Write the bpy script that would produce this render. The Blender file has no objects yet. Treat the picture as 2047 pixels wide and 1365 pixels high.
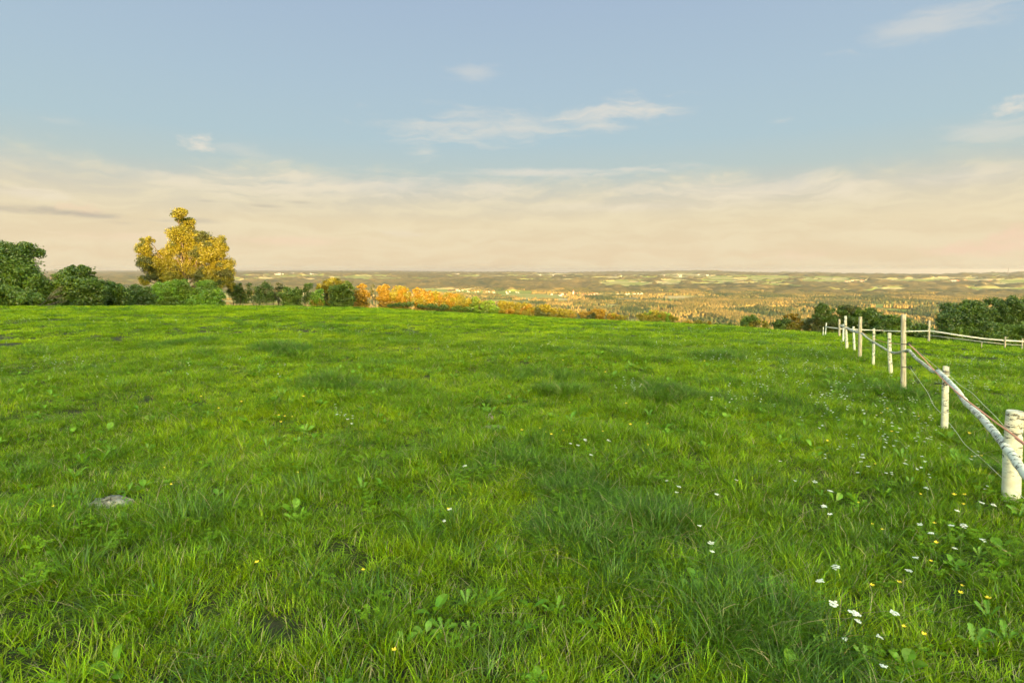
import bpy, math, random
import numpy as np
from math import radians, sin, cos, tan, pi, atan2, hypot
from mathutils import Vector
random.seed(7)
RS = np.random.RandomState(11)
S = bpy.context.scene
COL = S.collection

# ------------------------------------------------------------------ camera
F = 1137.0                       # focal length in photo pixels (photo 2047 wide)
HY = 539.0                       # row of the true horizon
PITCH = math.atan((682.5 - HY) / F)
CAMZ = 1.6
cam = bpy.data.cameras.new("camera"); camo = bpy.data.objects.new("camera", cam); COL.objects.link(camo)
cam.sensor_width = 36.0; cam.lens = 36.0 * F / 2047.0
cam.clip_start = 0.05; cam.clip_end = 120000
camo.location = (0, 0, CAMZ); camo.rotation_euler = (pi / 2 - PITCH, 0, 0)
S.camera = camo
S.view_settings.view_transform = 'Standard'; S.view_settings.look = 'None'
EXPOSURE = 2.2
S.view_settings.exposure = EXPOSURE; S.view_settings.gamma = 1.0

# ------------------------------------------------------------------ sun and sky
SUN_AZ = radians(171.5); SUN_EL = radians(7.0)
SV = Vector((sin(SUN_AZ) * cos(SUN_EL), cos(SUN_AZ) * cos(SUN_EL), sin(SUN_EL)))
sl = bpy.data.lights.new("sun", 'SUN'); sl.energy = 5.0; sl.angle = radians(0.5); sl.color = (1.0, 0.63, 0.28)
slo = bpy.data.objects.new("sun", sl); COL.objects.link(slo)
slo.rotation_euler = (-SV).to_track_quat('-Z', 'Y').to_euler(); slo.location = (0, 0, 60)

def s2l(c):
    return tuple(((v / 255) / 12.92 if v / 255 <= .04045 else ((v / 255 + .055) / 1.055) ** 2.4) for v in c)

W = bpy.data.worlds.new("World"); S.world = W; W.use_nodes = True
NT = W.node_tree; BG = NT.nodes['Background']
class G:
    """small node-graph writer"""
    def __init__(s, nt): s.nt = nt
    def n(s, t, **k):
        o = s.nt.nodes.new(t)
        for a, b in k.items(): setattr(o, a, b)
        return o
    def put(s, sock, v):
        if isinstance(v, bpy.types.NodeSocket): s.nt.links.new(v, sock)
        elif v is not None: sock.default_value = v
    def m(s, op, a, b=None, c=None, clamp=False):
        o = s.n('ShaderNodeMath', operation=op, use_clamp=clamp)
        s.put(o.inputs[0], a); s.put(o.inputs[1], b)
        if c is not None: s.put(o.inputs[2], c)
        return o.outputs[0]
    def mix(s, f, a, b, blend='MIX'):
        o = s.n('ShaderNodeMix', data_type='RGBA', blend_type=blend)
        s.put(o.inputs[0], f)
        for i, v in ((6, a), (7, b)):
            s.put(o.inputs[i], (v + (1,)) if isinstance(v, tuple) and len(v) == 3 else v)
        return o.outputs[2]
    def ramp(s, f, pts, interp='LINEAR'):
        o = s.n('ShaderNodeValToRGB'); cr = o.color_ramp; cr.interpolation = interp
        while len(cr.elements) < len(pts): cr.elements.new(0.5)
        for e, (p, c) in zip(cr.elements, pts):
            e.position = p; e.color = (c + (1,)) if len(c) == 3 else c
        s.put(o.inputs[0], f); return o.outputs[0]
    def mr(s, v, a, b, c=0.0, d=1.0, t='SMOOTHSTEP'):
        o = s.n('ShaderNodeMapRange', interpolation_type=t)
        for i, x in enumerate((v, a, b, c, d)): s.put(o.inputs[i], x)
        return o.outputs[0]
    def noise(s, vec, scale, detail=3, rough=.55, dist=0.0, out=0):
        o = s.n('ShaderNodeTexNoise'); s.put(o.inputs['Vector'], vec)
        s.put(o.inputs['Scale'], scale); s.put(o.inputs['Detail'], detail); s.put(o.inputs['Roughness'], rough); s.put(o.inputs['Distortion'], dist)
        return o.outputs[out]
    def xyz(s, x, y, z):
        o = s.n('ShaderNodeCombineXYZ'); s.put(o.inputs[0], x); s.put(o.inputs[1], y); s.put(o.inputs[2], z); return o.outputs[0]

g = G(NT)
tc = g.n('ShaderNodeTexCoord'); sep = g.n('ShaderNodeSeparateXYZ'); NT.links.new(tc.outputs['Generated'], sep.inputs[0])
dx, dy, dz = sep.outputs
zc = g.m('MAXIMUM', dz, 0.004)
sky = g.n('ShaderNodeTexSky', sky_type='NISHITA', sun_disc=False, sun_elevation=SUN_EL, sun_rotation=SUN_AZ)
sky.air_density = 1.0; sky.dust_density = 1.2; sky.ozone_density = 1.5
NT.links.new(g.xyz(dx, dy, zc), sky.inputs[0])
EV = 2 ** EXPOSURE; BGS = 0.12
K = 1 / (EV * BGS)
def skc(*c): return tuple(v * K for v in s2l(c))
el = g.m('MULTIPLY', g.m('ARCSINE', zc), 180 / pi)                 # elevation in degrees
az = g.m('MULTIPLY', g.m('ARCTAN2', dx, dy), 180 / pi)
# anti-solar evening sky: pale peach haze low down, soft blue above
ev_sky = g.ramp(g.m('DIVIDE', el, 60.0), [(0.0, skc(226, 202, 166)), (0.02, skc(232, 208, 170)), (0.075, skc(228, 211, 176)), (0.115, skc(206, 203, 188)), (0.155, skc(188, 203, 200)),
                (0.20, skc(178, 201, 209)), (0.28, skc(173, 196, 211)), (0.42, skc(164, 185, 209)), (0.62, skc(150, 168, 198)), (1.0, skc(150, 165, 188))])
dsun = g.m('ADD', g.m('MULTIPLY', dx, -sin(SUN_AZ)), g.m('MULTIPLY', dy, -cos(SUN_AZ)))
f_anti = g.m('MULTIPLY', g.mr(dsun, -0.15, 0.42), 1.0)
sky_boost = g.mix(g.mr(dsun, -0.9, -0.1), (4.1, 3.75, 2.2), (3.2, 3.05, 1.95))     # sunward sky out of view, multiplied brighter to light the shaded field
base = g.mix(f_anti, g.mix(1.0, sky.outputs[0], sky_boost, 'MULTIPLY'), ev_sky)
# clouds: noise on the cloud-layer plane, squeezed into streaks, plus the single clouds of this evening
def d2r(px, py):
    a = (px - 1023.5) / F; b = -(py - 682.5) / F
    x = a; y = cos(PITCH) + b * sin(PITCH); z = -sin(PITCH) + b * cos(PITCH)
    return math.degrees(atan2(x, y)), math.degrees(atan2(z, hypot(x, y)))
wv = g.noise(g.xyz(az, g.m('MULTIPLY', el, 2.2), 0.0), 0.09, 4, .6)
elw = g.m('ADD', el, g.m('MULTIPLY', g.m('SUBTRACT', wv, 0.5), 4.0))
azw = g.m('ADD', az, g.m('MULTIPLY', g.m('SUBTRACT', g.noise(g.xyz(az, el, 7.0), 0.16, 3, .6), 0.5), 7.0))
fib = g.noise(g.xyz(g.m('MULTIPLY', azw, 0.20), g.m('MULTIPLY', elw, 1.2), 3.0), 0.8, 6, .60)     # fibres
puff = g.noise(g.xyz(g.m('MULTIPLY', az, 0.55), el, 9.0), 1.3, 6, .6)
def blob(px, py, rx, ry, amp, nz, tilt=0.0, soft=0.55):
    a0, e0 = d2r(px, py); a1, _ = d2r(px + rx, py); _, e1 = d2r(px, py - ry)
    ra = max(abs(a1 - a0), .2) * 1.2; re = max(abs(e1 - e0), .05) * 1.15
    u = g.m('DIVIDE', g.m('SUBTRACT', az, a0), ra)
    v = g.m('DIVIDE', g.m('SUBTRACT', g.m('SUBTRACT', el, e0), g.m('MULTIPLY', g.m('SUBTRACT', az, a0), tilt)), re)
    r2 = g.m('ADD', g.m('MULTIPLY', u, u), g.m('MULTIPLY', v, v))
    s = g.m('SUBTRACT', 1.0, g.m('SQRT', r2))
    s = g.m('ADD', s, g.m('MULTIPLY', g.m('SUBTRACT', nz, 0.5), 2.7))
    return g.m('MULTIPLY', g.mr(s, 0.0, 1.15), amp)
def acc(lst):
    r = lst[0]
    for x in lst[1:]: r = g.m('MAXIMUM', r, x)
    return r
# cream veil with a ragged upper edge
veil_edge = g.m('ADD', 8.9, g.m('MULTIPLY', g.m('SUBTRACT', g.noise(g.xyz(g.m('MULTIPLY', az, .5), g.m('MULTIPLY', el, .9), 1.0), 0.22, 5, .6), 0.5), 9.0))
veil = g.mr(g.m('SUBTRACT', veil_edge, el), -0.9, 2.4)
veil = g.m('MULTIPLY', veil, g.m('ADD', 0.30, g.m('MULTIPLY', g.mr(fib, .36, .66), 0.6)))
c = g.mix(g.m('MULTIPLY', veil, 0.72), base, skc(243, 229, 192))
white = acc([blob(1245, 228, 135, 34, .75, fib, .03), blob(950, 252, 190, 42, .55, fib, -.03), blob(945, 150, 60, 24, .35, fib), blob(1090, 345, 260, 11, .65, fib),
             blob(850, 303, 45, 24, .5, fib), blob(750, 372, 420, 34, .5, fib), blob(1500, 380, 360, 34, .5, fib, -.02), blob(1880, 45, 190, 34, .42, fib, .06),
             blob(1560, 242, 40, 9, .3, fib), blob(500, 308, 90, 22, .28, fib, -.12), blob(398, 289, 44, 20, .85, puff), blob(2030, 215, 60, 24, .8, puff),
             blob(2000, 262, 130, 34, .4, fib), blob(125, 241, 60, 10, .3, fib), blob(1900, 355, 190, 24, .4, fib), blob(60, 385, 90, 14, .5, fib),
             blob(1300, 412, 300, 12, .35, fib), blob(800, 468, 60, 7, .3, fib)])
c = g.mix(g.m('MULTIPLY', white, .82), c, skc(243, 231, 212))
puff2 = g.m('ADD', puff, .10)
pink = acc([blob(1960, 497, 110, 15, .75, puff2), blob(2040, 480, 50, 26, .8, puff2), blob(560, 482, 170, 12, .5, fib), blob(1590, 512, 80, 11, .35, puff), blob(230, 470, 160, 14, .3, fib), blob(160, 416, 60, 12, .5, puff)])
c = g.mix(pink, c, skc(246, 214, 184))
grey = acc([blob(150, 427, 190, 11, .75, fib, -.045), blob(400, 440, 45, 8, .4, fib), blob(530, 412, 40, 5, .4, fib, -.02), blob(600, 405, 30, 4, .35, fib), blob(410, 402, 30, 4, .35, fib), blob(240, 445, 60, 8, .3, fib)])
c = g.mix(grey, c, skc(176, 168, 158))
# the faint blue range on the horizon's right is built as terrain; nothing of it here
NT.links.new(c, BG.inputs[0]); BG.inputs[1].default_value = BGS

# ------------------------------------------------------------------ numeric helpers
def sstep(a, b, x):
    t = np.clip((x - a) / (b - a), 0, 1); return t * t * (3 - 2 * t)
def _hash(i, j, s):
    h = np.sin(i * 127.1 + j * 311.7 + s * 74.7) * 43758.5453
    return h - np.floor(h)
def vn(x, y, s=0):
    i = np.floor(x); j = np.floor(y); u = x - i; v = y - j
    u = u * u * (3 - 2 * u); v = v * v * (3 - 2 * v)
    return (_hash(i, j, s) * (1 - u) + _hash(i + 1, j, s) * u) * (1 - v) + (_hash(i, j + 1, s) * (1 - u) + _hash(i + 1, j + 1, s) * u) * v
def fbm(x, y, s=0, o=4):
    r = 0; a = .5; t = 0
    for k in range(o):
        r = r + a * vn(x * 2 ** k, y * 2 ** k, s + k * 13); t += a; a *= .55
    return r / t
def ray(px, py):
    a = (px - 1023.5) / F; b = -(py - 682.5) / F
    return np.array((a, cos(PITCH) + b * sin(PITCH), -sin(PITCH) + b * cos(PITCH)))
def at(px, py, Y):
    d = ray(px, py); k = Y / d[1]; return Vector((d[0] * k, Y, CAMZ + d[2] * k))
def proj(X, Y, Z):
    Zr = Z - CAMZ
    dep = Y * cos(PITCH) - Zr * sin(PITCH); up = Y * sin(PITCH) + Zr * cos(PITCH)
    dep = np.where(dep > .01, dep, .01)
    return 1023.5 + F * X / dep, 682.5 - F * up / dep

# ------------------------------------------------------------------ the land: height function
CREST = [(-400, 611), (0, 611), (300, 611), (500, 611), (700, 614), (900, 624), (1100, 635), (1300, 645), (1500, 656), (1650, 665), (1800, 674), (1900, 682), (2047, 694), (2400, 715)]
_az = []; _k = []
for (px, py) in CREST:
    d = ray(px, py); t = -d[2] / hypot(d[0], d[1]); _az.append(atan2(d[0], d[1])); _k.append(t * t / (4 * (CAMZ - 0.08)))
_az = np.array(_az); _k = np.array(_k)
SHADE_RIDGE = [(-400, 37), (-60, 38), (-20, 38), (-10, 36.6), (-4, 34.6), (2, 34.2), (14, 33.6), (17, 34.4), (20, 31.8), (24, 30.9), (33, 30.0), (40, 29.0), (54, 28.3), (66, 28.0), (71.5, 27.8), (74, 33.5), (82, 36.5), (400, 36)]  # unseen hill behind the camera, crest heights shaped to steer its shadow edge
RIX = np.array([p[0] for p in SHADE_RIDGE], float); RIZ = np.array([p[1] for p in SHADE_RIDGE], float)
FARR = np.array([130, 320, 900, 1600, 4800, 6000, 8000, 10000, 13000, 16000, 20000, 30000, 46000.])
FARZ = np.array([-12, -60, -188, -200, -200, -182, -128, -104, -92, -80, -100, -90, -62.])
def H(X, Y, micro=True):
    X = np.asarray(X, float); Y = np.asarray(Y, float)
    r = np.hypot(X, Y); a = np.arctan2(X, Y)
    k = np.interp(a, _az, _k)
    rc = np.sqrt((CAMZ - .08) / k); r1 = rc * 1.25
    zn = np.where(r < r1, -k * r * r, -k * r1 * r1 - 2 * k * r1 * (r - r1))
    lr = np.log(np.maximum(r, 1)); zf = np.interp(lr, np.log(FARR), FARZ)
    rel = sstep(5200, 9000, r)
    zf = zf + rel * (fbm(X / 2200, Y / 1200, 5, 3) - .5) * 70 + (fbm(X / 900, Y / 700, 9, 3) - .5) * 10 * sstep(500, 2000, r)
    u = np.where(np.abs(Y) > 1, X / np.maximum(Y, 1), 0)
    zf = zf + sstep(11000, 16000, r) * (1 - sstep(18000, 24000, r)) * sstep(-.25, .35, u) * 22
    zf = zf - sstep(19000, 26000, r) * sstep(-.25, .15, u) * 320
    zf = zf + sstep(9000, 14000, r) * (1 - sstep(19000, 26000, r)) * (fbm(X / 2600, Y / 9000, 77, 4) - .66) * 210 * sstep(-.5, .3, u)
    w = sstep(112, 260, r)
    z = zn * (1 - w) + zf * w
    wb = sstep(radians(125), radians(80), np.abs(a))
    xs = X - (Y + 200) * tan(SUN_AZ - pi)
    hr = np.interp(xs, RIX, RIZ)
    zb = hr * sstep(-8, -200, Y) + 0.4 * sstep(-400, -1500, Y)
    z = z * wb + zb * (1 - wb)
    if micro:
        m = (fbm(X / 2.6, Y / 2.6, 3, 3) - .5) * .16 + (fbm(X / .7, Y / .7, 8, 2) - .5) * .05 + (fbm(X / 9, Y / 9, 21, 2) - .5) * .22 * sstep(3, 14, r)
        z = z + m * (1 - sstep(60, 130, r)) * sstep(.0, 1.5, r)
    return z
def hz(x, y): return float(H(np.array([x]), np.array([y]))[0])
def ground(px, py, y0=1.0, y1=200.0, lift=0.0, n=1500):
    d = ray(px, py)
    Y = np.geomspace(y0, y1, n); k = Y / d[1]
    X = d[0] * k; Z = CAMZ + d[2] * k
    hit = np.nonzero(Z <= H(X, Y) + lift)[0]
    i = hit[0] if len(hit) else n - 1
    return float(X[i]), float(Y[i])

# ------------------------------------------------------------------ mesh helpers
def mesh_np(name, V, Fc, mat, parent=None, smooth=False, nper=None, coll=None, attrs=None):
    me = bpy.data.meshes.new(name)
    V = np.asarray(V, np.float32); nf = len(Fc); Fc = np.asarray(Fc, np.int32)
    if nper is None:
        nper = np.full(nf, Fc.shape[1], np.int32); flat = Fc.ravel()
    else: flat = Fc; nf = len(nper)
    me.vertices.add(len(V)); me.vertices.foreach_set('co', V.ravel())
    me.loops.add(len(flat)); me.loops.foreach_set('vertex_index', flat)
    me.polygons.add(nf)
    st = np.concatenate(([0], np.cumsum(nper)[:-1])).astype(np.int32)
    me.polygons.foreach_set('loop_start', st); me.polygons.foreach_set('loop_total', np.asarray(nper, np.int32))
    if smooth: me.polygons.foreach_set('use_smooth', np.ones(nf, bool))
    for an, (ty, val) in (attrs or {}).items():
        at_ = me.attributes.new(an, ty, 'POINT')
        at_.data.foreach_set('vector' if ty == 'FLOAT_VECTOR' else 'value', np.asarray(val, np.float32).ravel())
    me.update(calc_edges=True)
    if mat:
        for mm in (mat if isinstance(mat, (list, tuple)) else [mat]): me.materials.append(mm)
    o = bpy.data.objects.new(name, me)
    (coll or COL).objects.link(o)
    if parent: o.parent = parent
    return o
def tag(o, label=None, cat=None, group=None, kind=None):
    if label: o['label'] = label
    if cat: o['category'] = cat
    if group: o['group'] = group
    if kind: o['kind'] = kind
    return o
def empty(name, loc, rz=0):
    o = bpy.data.objects.new(name, None); COL.objects.link(o); o.location = loc; o.rotation_euler.z = rz
    o.empty_display_size = .2; return o

class MB:
    """collects tubes / boxes / fans with an optional 'bark' coordinate"""
    def __init__(s): s.v = []; s.f = []; s.b = []; s.mi = []
    def tube(s, pts, rad, n=8, cap=True, jit=0.0, mi=0, l0=0.0):
        pts = [Vector(p) for p in pts]; base = len(s.v); L = l0
        ref = Vector((0, 0, 1)) if abs((pts[-1] - pts[0]).normalized().z) < .9 else Vector((1, 0, 0))
        ux = None
        for i, p in enumerate(pts):
            t = (pts[min(i + 1, len(pts) - 1)] - pts[max(i - 1, 0)]).normalized()
            if ux is None: ux = t.cross(ref).normalized()
            else: ux = (ux - t * ux.dot(t)).normalized()
            uy = t.cross(ux).normalized()
            if i: L += (p - pts[i - 1]).length
            for k in range(n):
                a = 2 * pi * k / n; r = rad[i] * (1 + random.uniform(-jit, jit))
                s.v.append(tuple(p + ux * cos(a) * r + uy * sin(a) * r)); s.b.append((cos(a) * rad[i], sin(a) * rad[i], L))
        for i in range(len(pts) - 1):
            for k in range(n):
                k2 = (k + 1) % n
                s.f.append((base + i * n + k, base + i * n + k2, base + (i + 1) * n + k2, base + (i + 1) * n + k)); s.mi.append(mi)
        if cap:
            e = base + (len(pts) - 1) * n
            s.f.append(tuple(e + k for k in range(n))); s.mi.append(mi)
            s.f.append(tuple(base + n - 1 - k for k in range(n))); s.mi.append(mi)
    def poly(s, vs, mi=0):
        b = len(s.v); s.v += [tuple(v) for v in vs]; s.b += [(0, 0, 0)] * len(vs); s.f.append(tuple(range(b, b + len(vs)))); s.mi.append(mi)
    def build(s, name, mat, parent=None, smooth=True, coll=None):
        nper = np.array([len(f) for f in s.f], np.int32); flat = np.array([i for f in s.f for i in f], np.int32)
        o = mesh_np(name, np.array(s.v), flat, mat, parent, smooth, nper, coll, {'bark': ('FLOAT_VECTOR', s.b)})
        if smooth: o.data.polygons.foreach_set('use_smooth', nper <= 4)
        if isinstance(mat, (list, tuple)): o.data.polygons.foreach_set('material_index', np.array(s.mi, np.int32))
        return o

# ------------------------------------------------------------------ materials
def newmat(name):
    m = bpy.data.materials.new(name); m.use_nodes = True; nt = m.node_tree; nt.nodes.clear()
    out = nt.nodes.new('ShaderNodeOutputMaterial'); return m, G(nt), out
def principled(q, out, col, rough=.8, bump=None, bs=.3, bd=.02, spec=.3):
    b = q.n('ShaderNodeBsdfPrincipled'); q.put(b.inputs['Base Color'], (col + (1,)) if isinstance(col, tuple) else col)
    q.put(b.inputs['Roughness'], rough); b.inputs['Specular IOR Level'].default_value = spec
    if bump is not None:
        bn = q.n('ShaderNodeBump'); bn.inputs['Strength'].default_value = bs; bn.inputs['Distance'].default_value = bd
        q.put(bn.inputs['Height'], bump); q.nt.links.new(bn.outputs[0], b.inputs['Normal'])
    q.nt.links.new(b.outputs[0], out.inputs[0]); return b
def leafmat(name, c1, c2, c3=None, tr=.35, gloss=.06, rough=.45, nscale=.35, trc=None, var=.22):
    """leaf: diffuse + light through the leaf + a little gloss; colour varies per instance and place"""
    m, q, out = newmat(name)
    oi = q.n('ShaderNodeObjectInfo'); geo = q.n('ShaderNodeNewGeometry')
    nz = q.noise(geo.outputs['Position'], nscale, 4, .6)
    f = q.m('ADD', q.m('MULTIPLY', oi.outputs['Random'], .45), q.mr(nz, .3, .7, 0, .55))
    pts = [(0.0, c1), (1.0, c2)] if c3 is None else [(0.0, c1), (.5, c2), (1.0, c3)]
    col = q.ramp(f, pts)
    rp = q.m('ADD', 1 - var, q.m('MULTIPLY', geo.outputs['Random Per Island'], 2 * var))
    hsv = q.n('ShaderNodeHueSaturation'); q.put(hsv.inputs['Value'], rp); q.put(hsv.inputs['Color'], col)
    q.put(hsv.inputs['Hue'], q.m('ADD', .488, q.m('MULTIPLY', geo.outputs['Random Per Island'], .024)))
    col = hsv.outputs[0]
    d = q.n('ShaderNodeBsdfDiffuse'); q.put(d.inputs[0], col)
    t = q.n('ShaderNodeBsdfTranslucent'); q.put(t.inputs[0], q.mix(1.0, col, trc or (1.25, 1.3, .5), 'MULTIPLY'))
    mx = q.n('ShaderNodeMixShader'); mx.inputs[0].default_value = tr
    q.nt.links.new(d.outputs[0], mx.inputs[1]); q.nt.links.new(t.outputs[0], mx.inputs[2])
    gl = q.n('ShaderNodeBsdfGlossy'); gl.inputs['Roughness'].default_value = rough; gl.inputs[0].default_value = (1, 1, 1, 1)
    m2 = q.n('ShaderNodeMixShader'); m2.inputs[0].default_value = gloss
    q.nt.links.new(mx.outputs[0], m2.inputs[1]); q.nt.links.new(gl.outputs[0], m2.inputs[2])
    q.nt.links.new(m2.outputs[0], out.inputs[0]); return m

M = {}
M['grass'] = leafmat('grass_blade', (.060, .120, .001), (.155, .250, .002), (.31, .40, .004), tr=.24, gloss=.016, rough=.35, nscale=.45, var=.58)
M['grass_dry'] = leafmat('straw', (.30, .24, .10), (.22, .20, .07), tr=.2)
M['grass_blue'] = leafmat('long_grass', (.052, .125, .003), (.125, .23, .005), tr=.22, gloss=.035, rough=.35, nscale=.8, var=.55)
M['weed'] = leafmat('weed_leaf', (.08, .18, .005), (.15, .28, .008), tr=.25, gloss=.03, nscale=1.2)
M['clover'] = leafmat('clover_leaf', (.10, .20, .006), (.16, .28, .009), tr=.25, gloss=.02, nscale=1.2)
M['leaf_dark'] = leafmat('leaf_dark', (.05, .09, .007), (.095, .15, .010), tr=.3, nscale=.25)
M['leaf_mid'] = leafmat('leaf_mid', (.08, .14, .009), (.14, .21, .012), tr=.35, nscale=.25)
M['leaf_fresh'] = leafmat('leaf_fresh', (.11, .22, .010), (.18, .30, .014), tr=.4, nscale=.25)
M['leaf_gold'] = leafmat('leaf_sunlit', (.165, .155, .006), (.26, .215, .008), tr=.35, nscale=.3)  # green leaf yellowed: part of the low sun's gold is in the colour
M['leaf_amber'] = leafmat('leaf_amber', (.22, .145, .006), (.32, .195, .007), tr=.35, nscale=.3)  # deeper orange of the sunlight put into the leaf colour
M['leaf_olive'] = leafmat('leaf_olive', (.06, .075, .015), (.10, .105, .018), tr=.3, nscale=.3)
def barkmat(name, c1, c2, sc=6):
    m, q, out = newmat(name); t = q.n('ShaderNodeTexCoord'); mp = q.n('ShaderNodeMapping'); mp.inputs['Scale'].default_value = (sc, sc, sc * .25)
    q.nt.links.new(t.outputs['Object'], mp.inputs[0]); nz = q.noise(mp.outputs[0], 2.0, 6, .65)
    principled(q, out, q.ramp(nz, [(.3, c1), (.7, c2)]), .9, nz, .5, .03); return m
M['bark'] = barkmat('tree_bark', (.045, .035, .024), (.10, .08, .055))
M['bark_pale'] = barkmat('pale_bark', (.20, .16, .11), (.38, .31, .22))
M['dead'] = barkmat('dead_wood', (.12, .10, .07), (.24, .20, .14))
def birchmat(name, white, amount, tint):
    m, q, out = newmat(name); a = q.n('ShaderNodeAttribute', attribute_name='bark'); v = a.outputs['Vector']
    mp = q.n('ShaderNodeMapping'); mp.inputs['Scale'].default_value = (9, 9, 95); q.nt.links.new(v, mp.inputs[0])
    n1 = q.noise(mp.outputs[0], 1.6, 3, .6, .3)
    mp2 = q.n('ShaderNodeMapping'); mp2.inputs['Scale'].default_value = (17, 17, 48); q.nt.links.new(v, mp2.inputs[0])
    n2 = q.noise(mp2.outputs[0], 1.0, 5, .7)
    n3 = q.noise(v, 9.0, 3, .6)
    col = q.ramp(n3, [(.35, white), (.7, tint)])
    n4 = q.noise(v, 4.0, 2, .5)
    lent = q.m('MULTIPLY', q.mr(n1, .63 - amount * .03, .67 - amount * .03), q.mr(n4, .45, .6)); big = q.m('MULTIPLY', q.mr(n2, .64 - amount * .055, .66 - amount * .055), q.mr(n4, .38, .47))
    col = q.mix(q.m('MULTIPLY', lent, .8), col, (.09, .065, .05)); col = q.mix(q.m('MULTIPLY', big, .9), col, (.045, .035, .028))
    principled(q, out, col, .7, q.m('ADD', n1, n2), .35, .006); return m
M['birch'] = birchmat('birch_bark', (.66, .63, .56), 1.6, (.50, .43, .32))
M['birch_clean'] = birchmat('birch_bark_bright', (.72, .70, .66), 1.5, (.56, .53, .47))
def stakemat():
    m, q, out = newmat('weathered_stake'); a = q.n('ShaderNodeAttribute', attribute_name='bark'); v = a.outputs['Vector']
    mp = q.n('ShaderNodeMapping'); mp.inputs['Scale'].default_value = (60, 60, 5); q.nt.links.new(v, mp.inputs[0])
    n1 = q.noise(mp.outputs[0], 1.2, 4, .6); n2 = q.noise(v, 14, 4, .65)
    col = q.ramp(n1, [(.3, (.26, .20, .14)), (.6, (.46, .40, .32))]); col = q.mix(q.mr(n2, .60, .68), col, (.12, .085, .06))
    principled(q, out, col, .85, n1, .5, .004); return m
M['stake'] = stakemat()
def plain(name, c, rough=.6):
    m, q, out = newmat(name); t = q.n('ShaderNodeTexCoord'); nz = q.noise(t.outputs['Object'], 40, 3)
    principled(q, out, q.mix(q.m('MULTIPLY', nz, .35), c, tuple(x * .7 for x in c)), rough); return m
M['black'] = plain('black_plastic', (.02, .02, .022), .4)
M['orange'] = plain('orange_tape', (.78, .32, .22), .6)
M['wire'] = plain('fence_wire', (.50, .47, .42), .4)
M['rope'] = plain('fence_rope', (.66, .60, .54), .7)
M['petal'] = plain('white_petal', (.82, .79, .70), .7)
M['yellow'] = plain('yellow_petal', (.80, .58, .03), .4)
M['stem'] = plain('green_stem', (.10, .19, .03), .6)
M['wallp'] = plain('house_render', (.36, .34, .31), .9)
M['roofr'] = plain('roof_tiles', (.30, .12, .075), .9)
M['roofg'] = plain('roof_grey', (.22, .19, .17), .9)
M['steel'] = plain('mast_steel', (.12, .11, .11), .6)
def soilmat():
    m, q, out = newmat('meadow_soil'); geo = q.n('ShaderNodeNewGeometry'); p = geo.outputs['Position']
    n1 = q.noise(p, .5, 4, .6); n2 = q.noise(p, 6, 6, .7); n3 = q.noise(p, 40, 4, .7)
    c = q.ramp(n2, [(.35, (.030, .026, .012)), (.55, (.035, .042, .010)), (.75, (.075, .055, .032))])
    c = q.mix(q.mr(n1, .62, .74), c, (.10, .075, .045))
    principled(q, out, c, .95, q.m('ADD', n2, n3), .6, .05); return m
M['soil'] = soilmat()
def valleymat():
    m, q, out = newmat('valley_land'); geo = q.n('ShaderNodeNewGeometry'); p = geo.outputs['Position']
    a = q.n('ShaderNodeAttribute', attribute_name='cover'); cov = a.outputs['Fac']
    mp = q.n('ShaderNodeMapping'); mp.inputs['Scale'].default_value = (.0022, .0040, .0); q.nt.links.new(p, mp.inputs[0])
    vor = q.n('ShaderNodeTexVoronoi'); q.nt.links.new(mp.outputs[0], vor.inputs['Vector']); vor.inputs['Scale'].default_value = 1.0
    sp = q.n('ShaderNodeSeparateColor'); q.nt.links.new(vor.outputs['Color'], sp.inputs[0])
    fld = q.ramp(sp.outputs[0], [(0, (.13, .17, .035)), (.35, (.19, .21, .06)), (.6, (.27, .24, .10)), (.85, (.34, .28, .16)), (1, (.16, .19, .05))])
    nf = q.noise(p, .010, 5, .7); nb = q.noise(p, .0016, 3, .6)
    fo = q.ramp(q.m('ADD', q.m('MULTIPLY', nf, .6), q.m('MULTIPLY', nb, .4)), [(.38, (.026, .040, .018)), (.47, (.085, .075, .028)), (.58, (.145, .108, .042))])
    c = q.mix(q.mr(cov, .4, .6), fo, fld)
    principled(q, out, c, .95, nf, .8, 12.0, spec=.05); return m
M['valley'] = valleymat()
def conifermat():
    m, q, out = newmat('conifer_needles'); geo = q.n('ShaderNodeNewGeometry')
    n = q.noise(geo.outputs['Position'], .004, 3, .6)
    a = q.n('ShaderNodeAttribute', attribute_name='tone')
    f = q.m('ADD', q.m('MULTIPLY', geo.outputs['Random Per Island'], .38), q.m('MULTIPLY', a.outputs['Fac'], .68))
    c = q.ramp(f, [(.2, (.022, .040, .018)), (.42, (.06, .068, .024)), (.65, (.14, .108, .036)), (.95, (.22, .15, .05))])  # per-stand tone; low end stands in for shadow areas, high end for golden light
    principled(q, out, c, .9, spec=.05); return m
M['conifer'] = conifermat()
def stonemat():
    m, q, out = newmat('field_stone'); t = q.n('ShaderNodeTexCoord'); n = q.noise(t.outputs['Object'], 14, 7, .7); n2 = q.noise(t.outputs['Object'], 60, 4, .7)
    principled(q, out, q.ramp(n, [(.38, (.06, .05, .04)), (.47, (.26, .23, .19)), (.7, (.46, .43, .38))]), .95, q.m('ADD', n, n2), .9, .02); return m
M['stone'] = stonemat()

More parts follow.
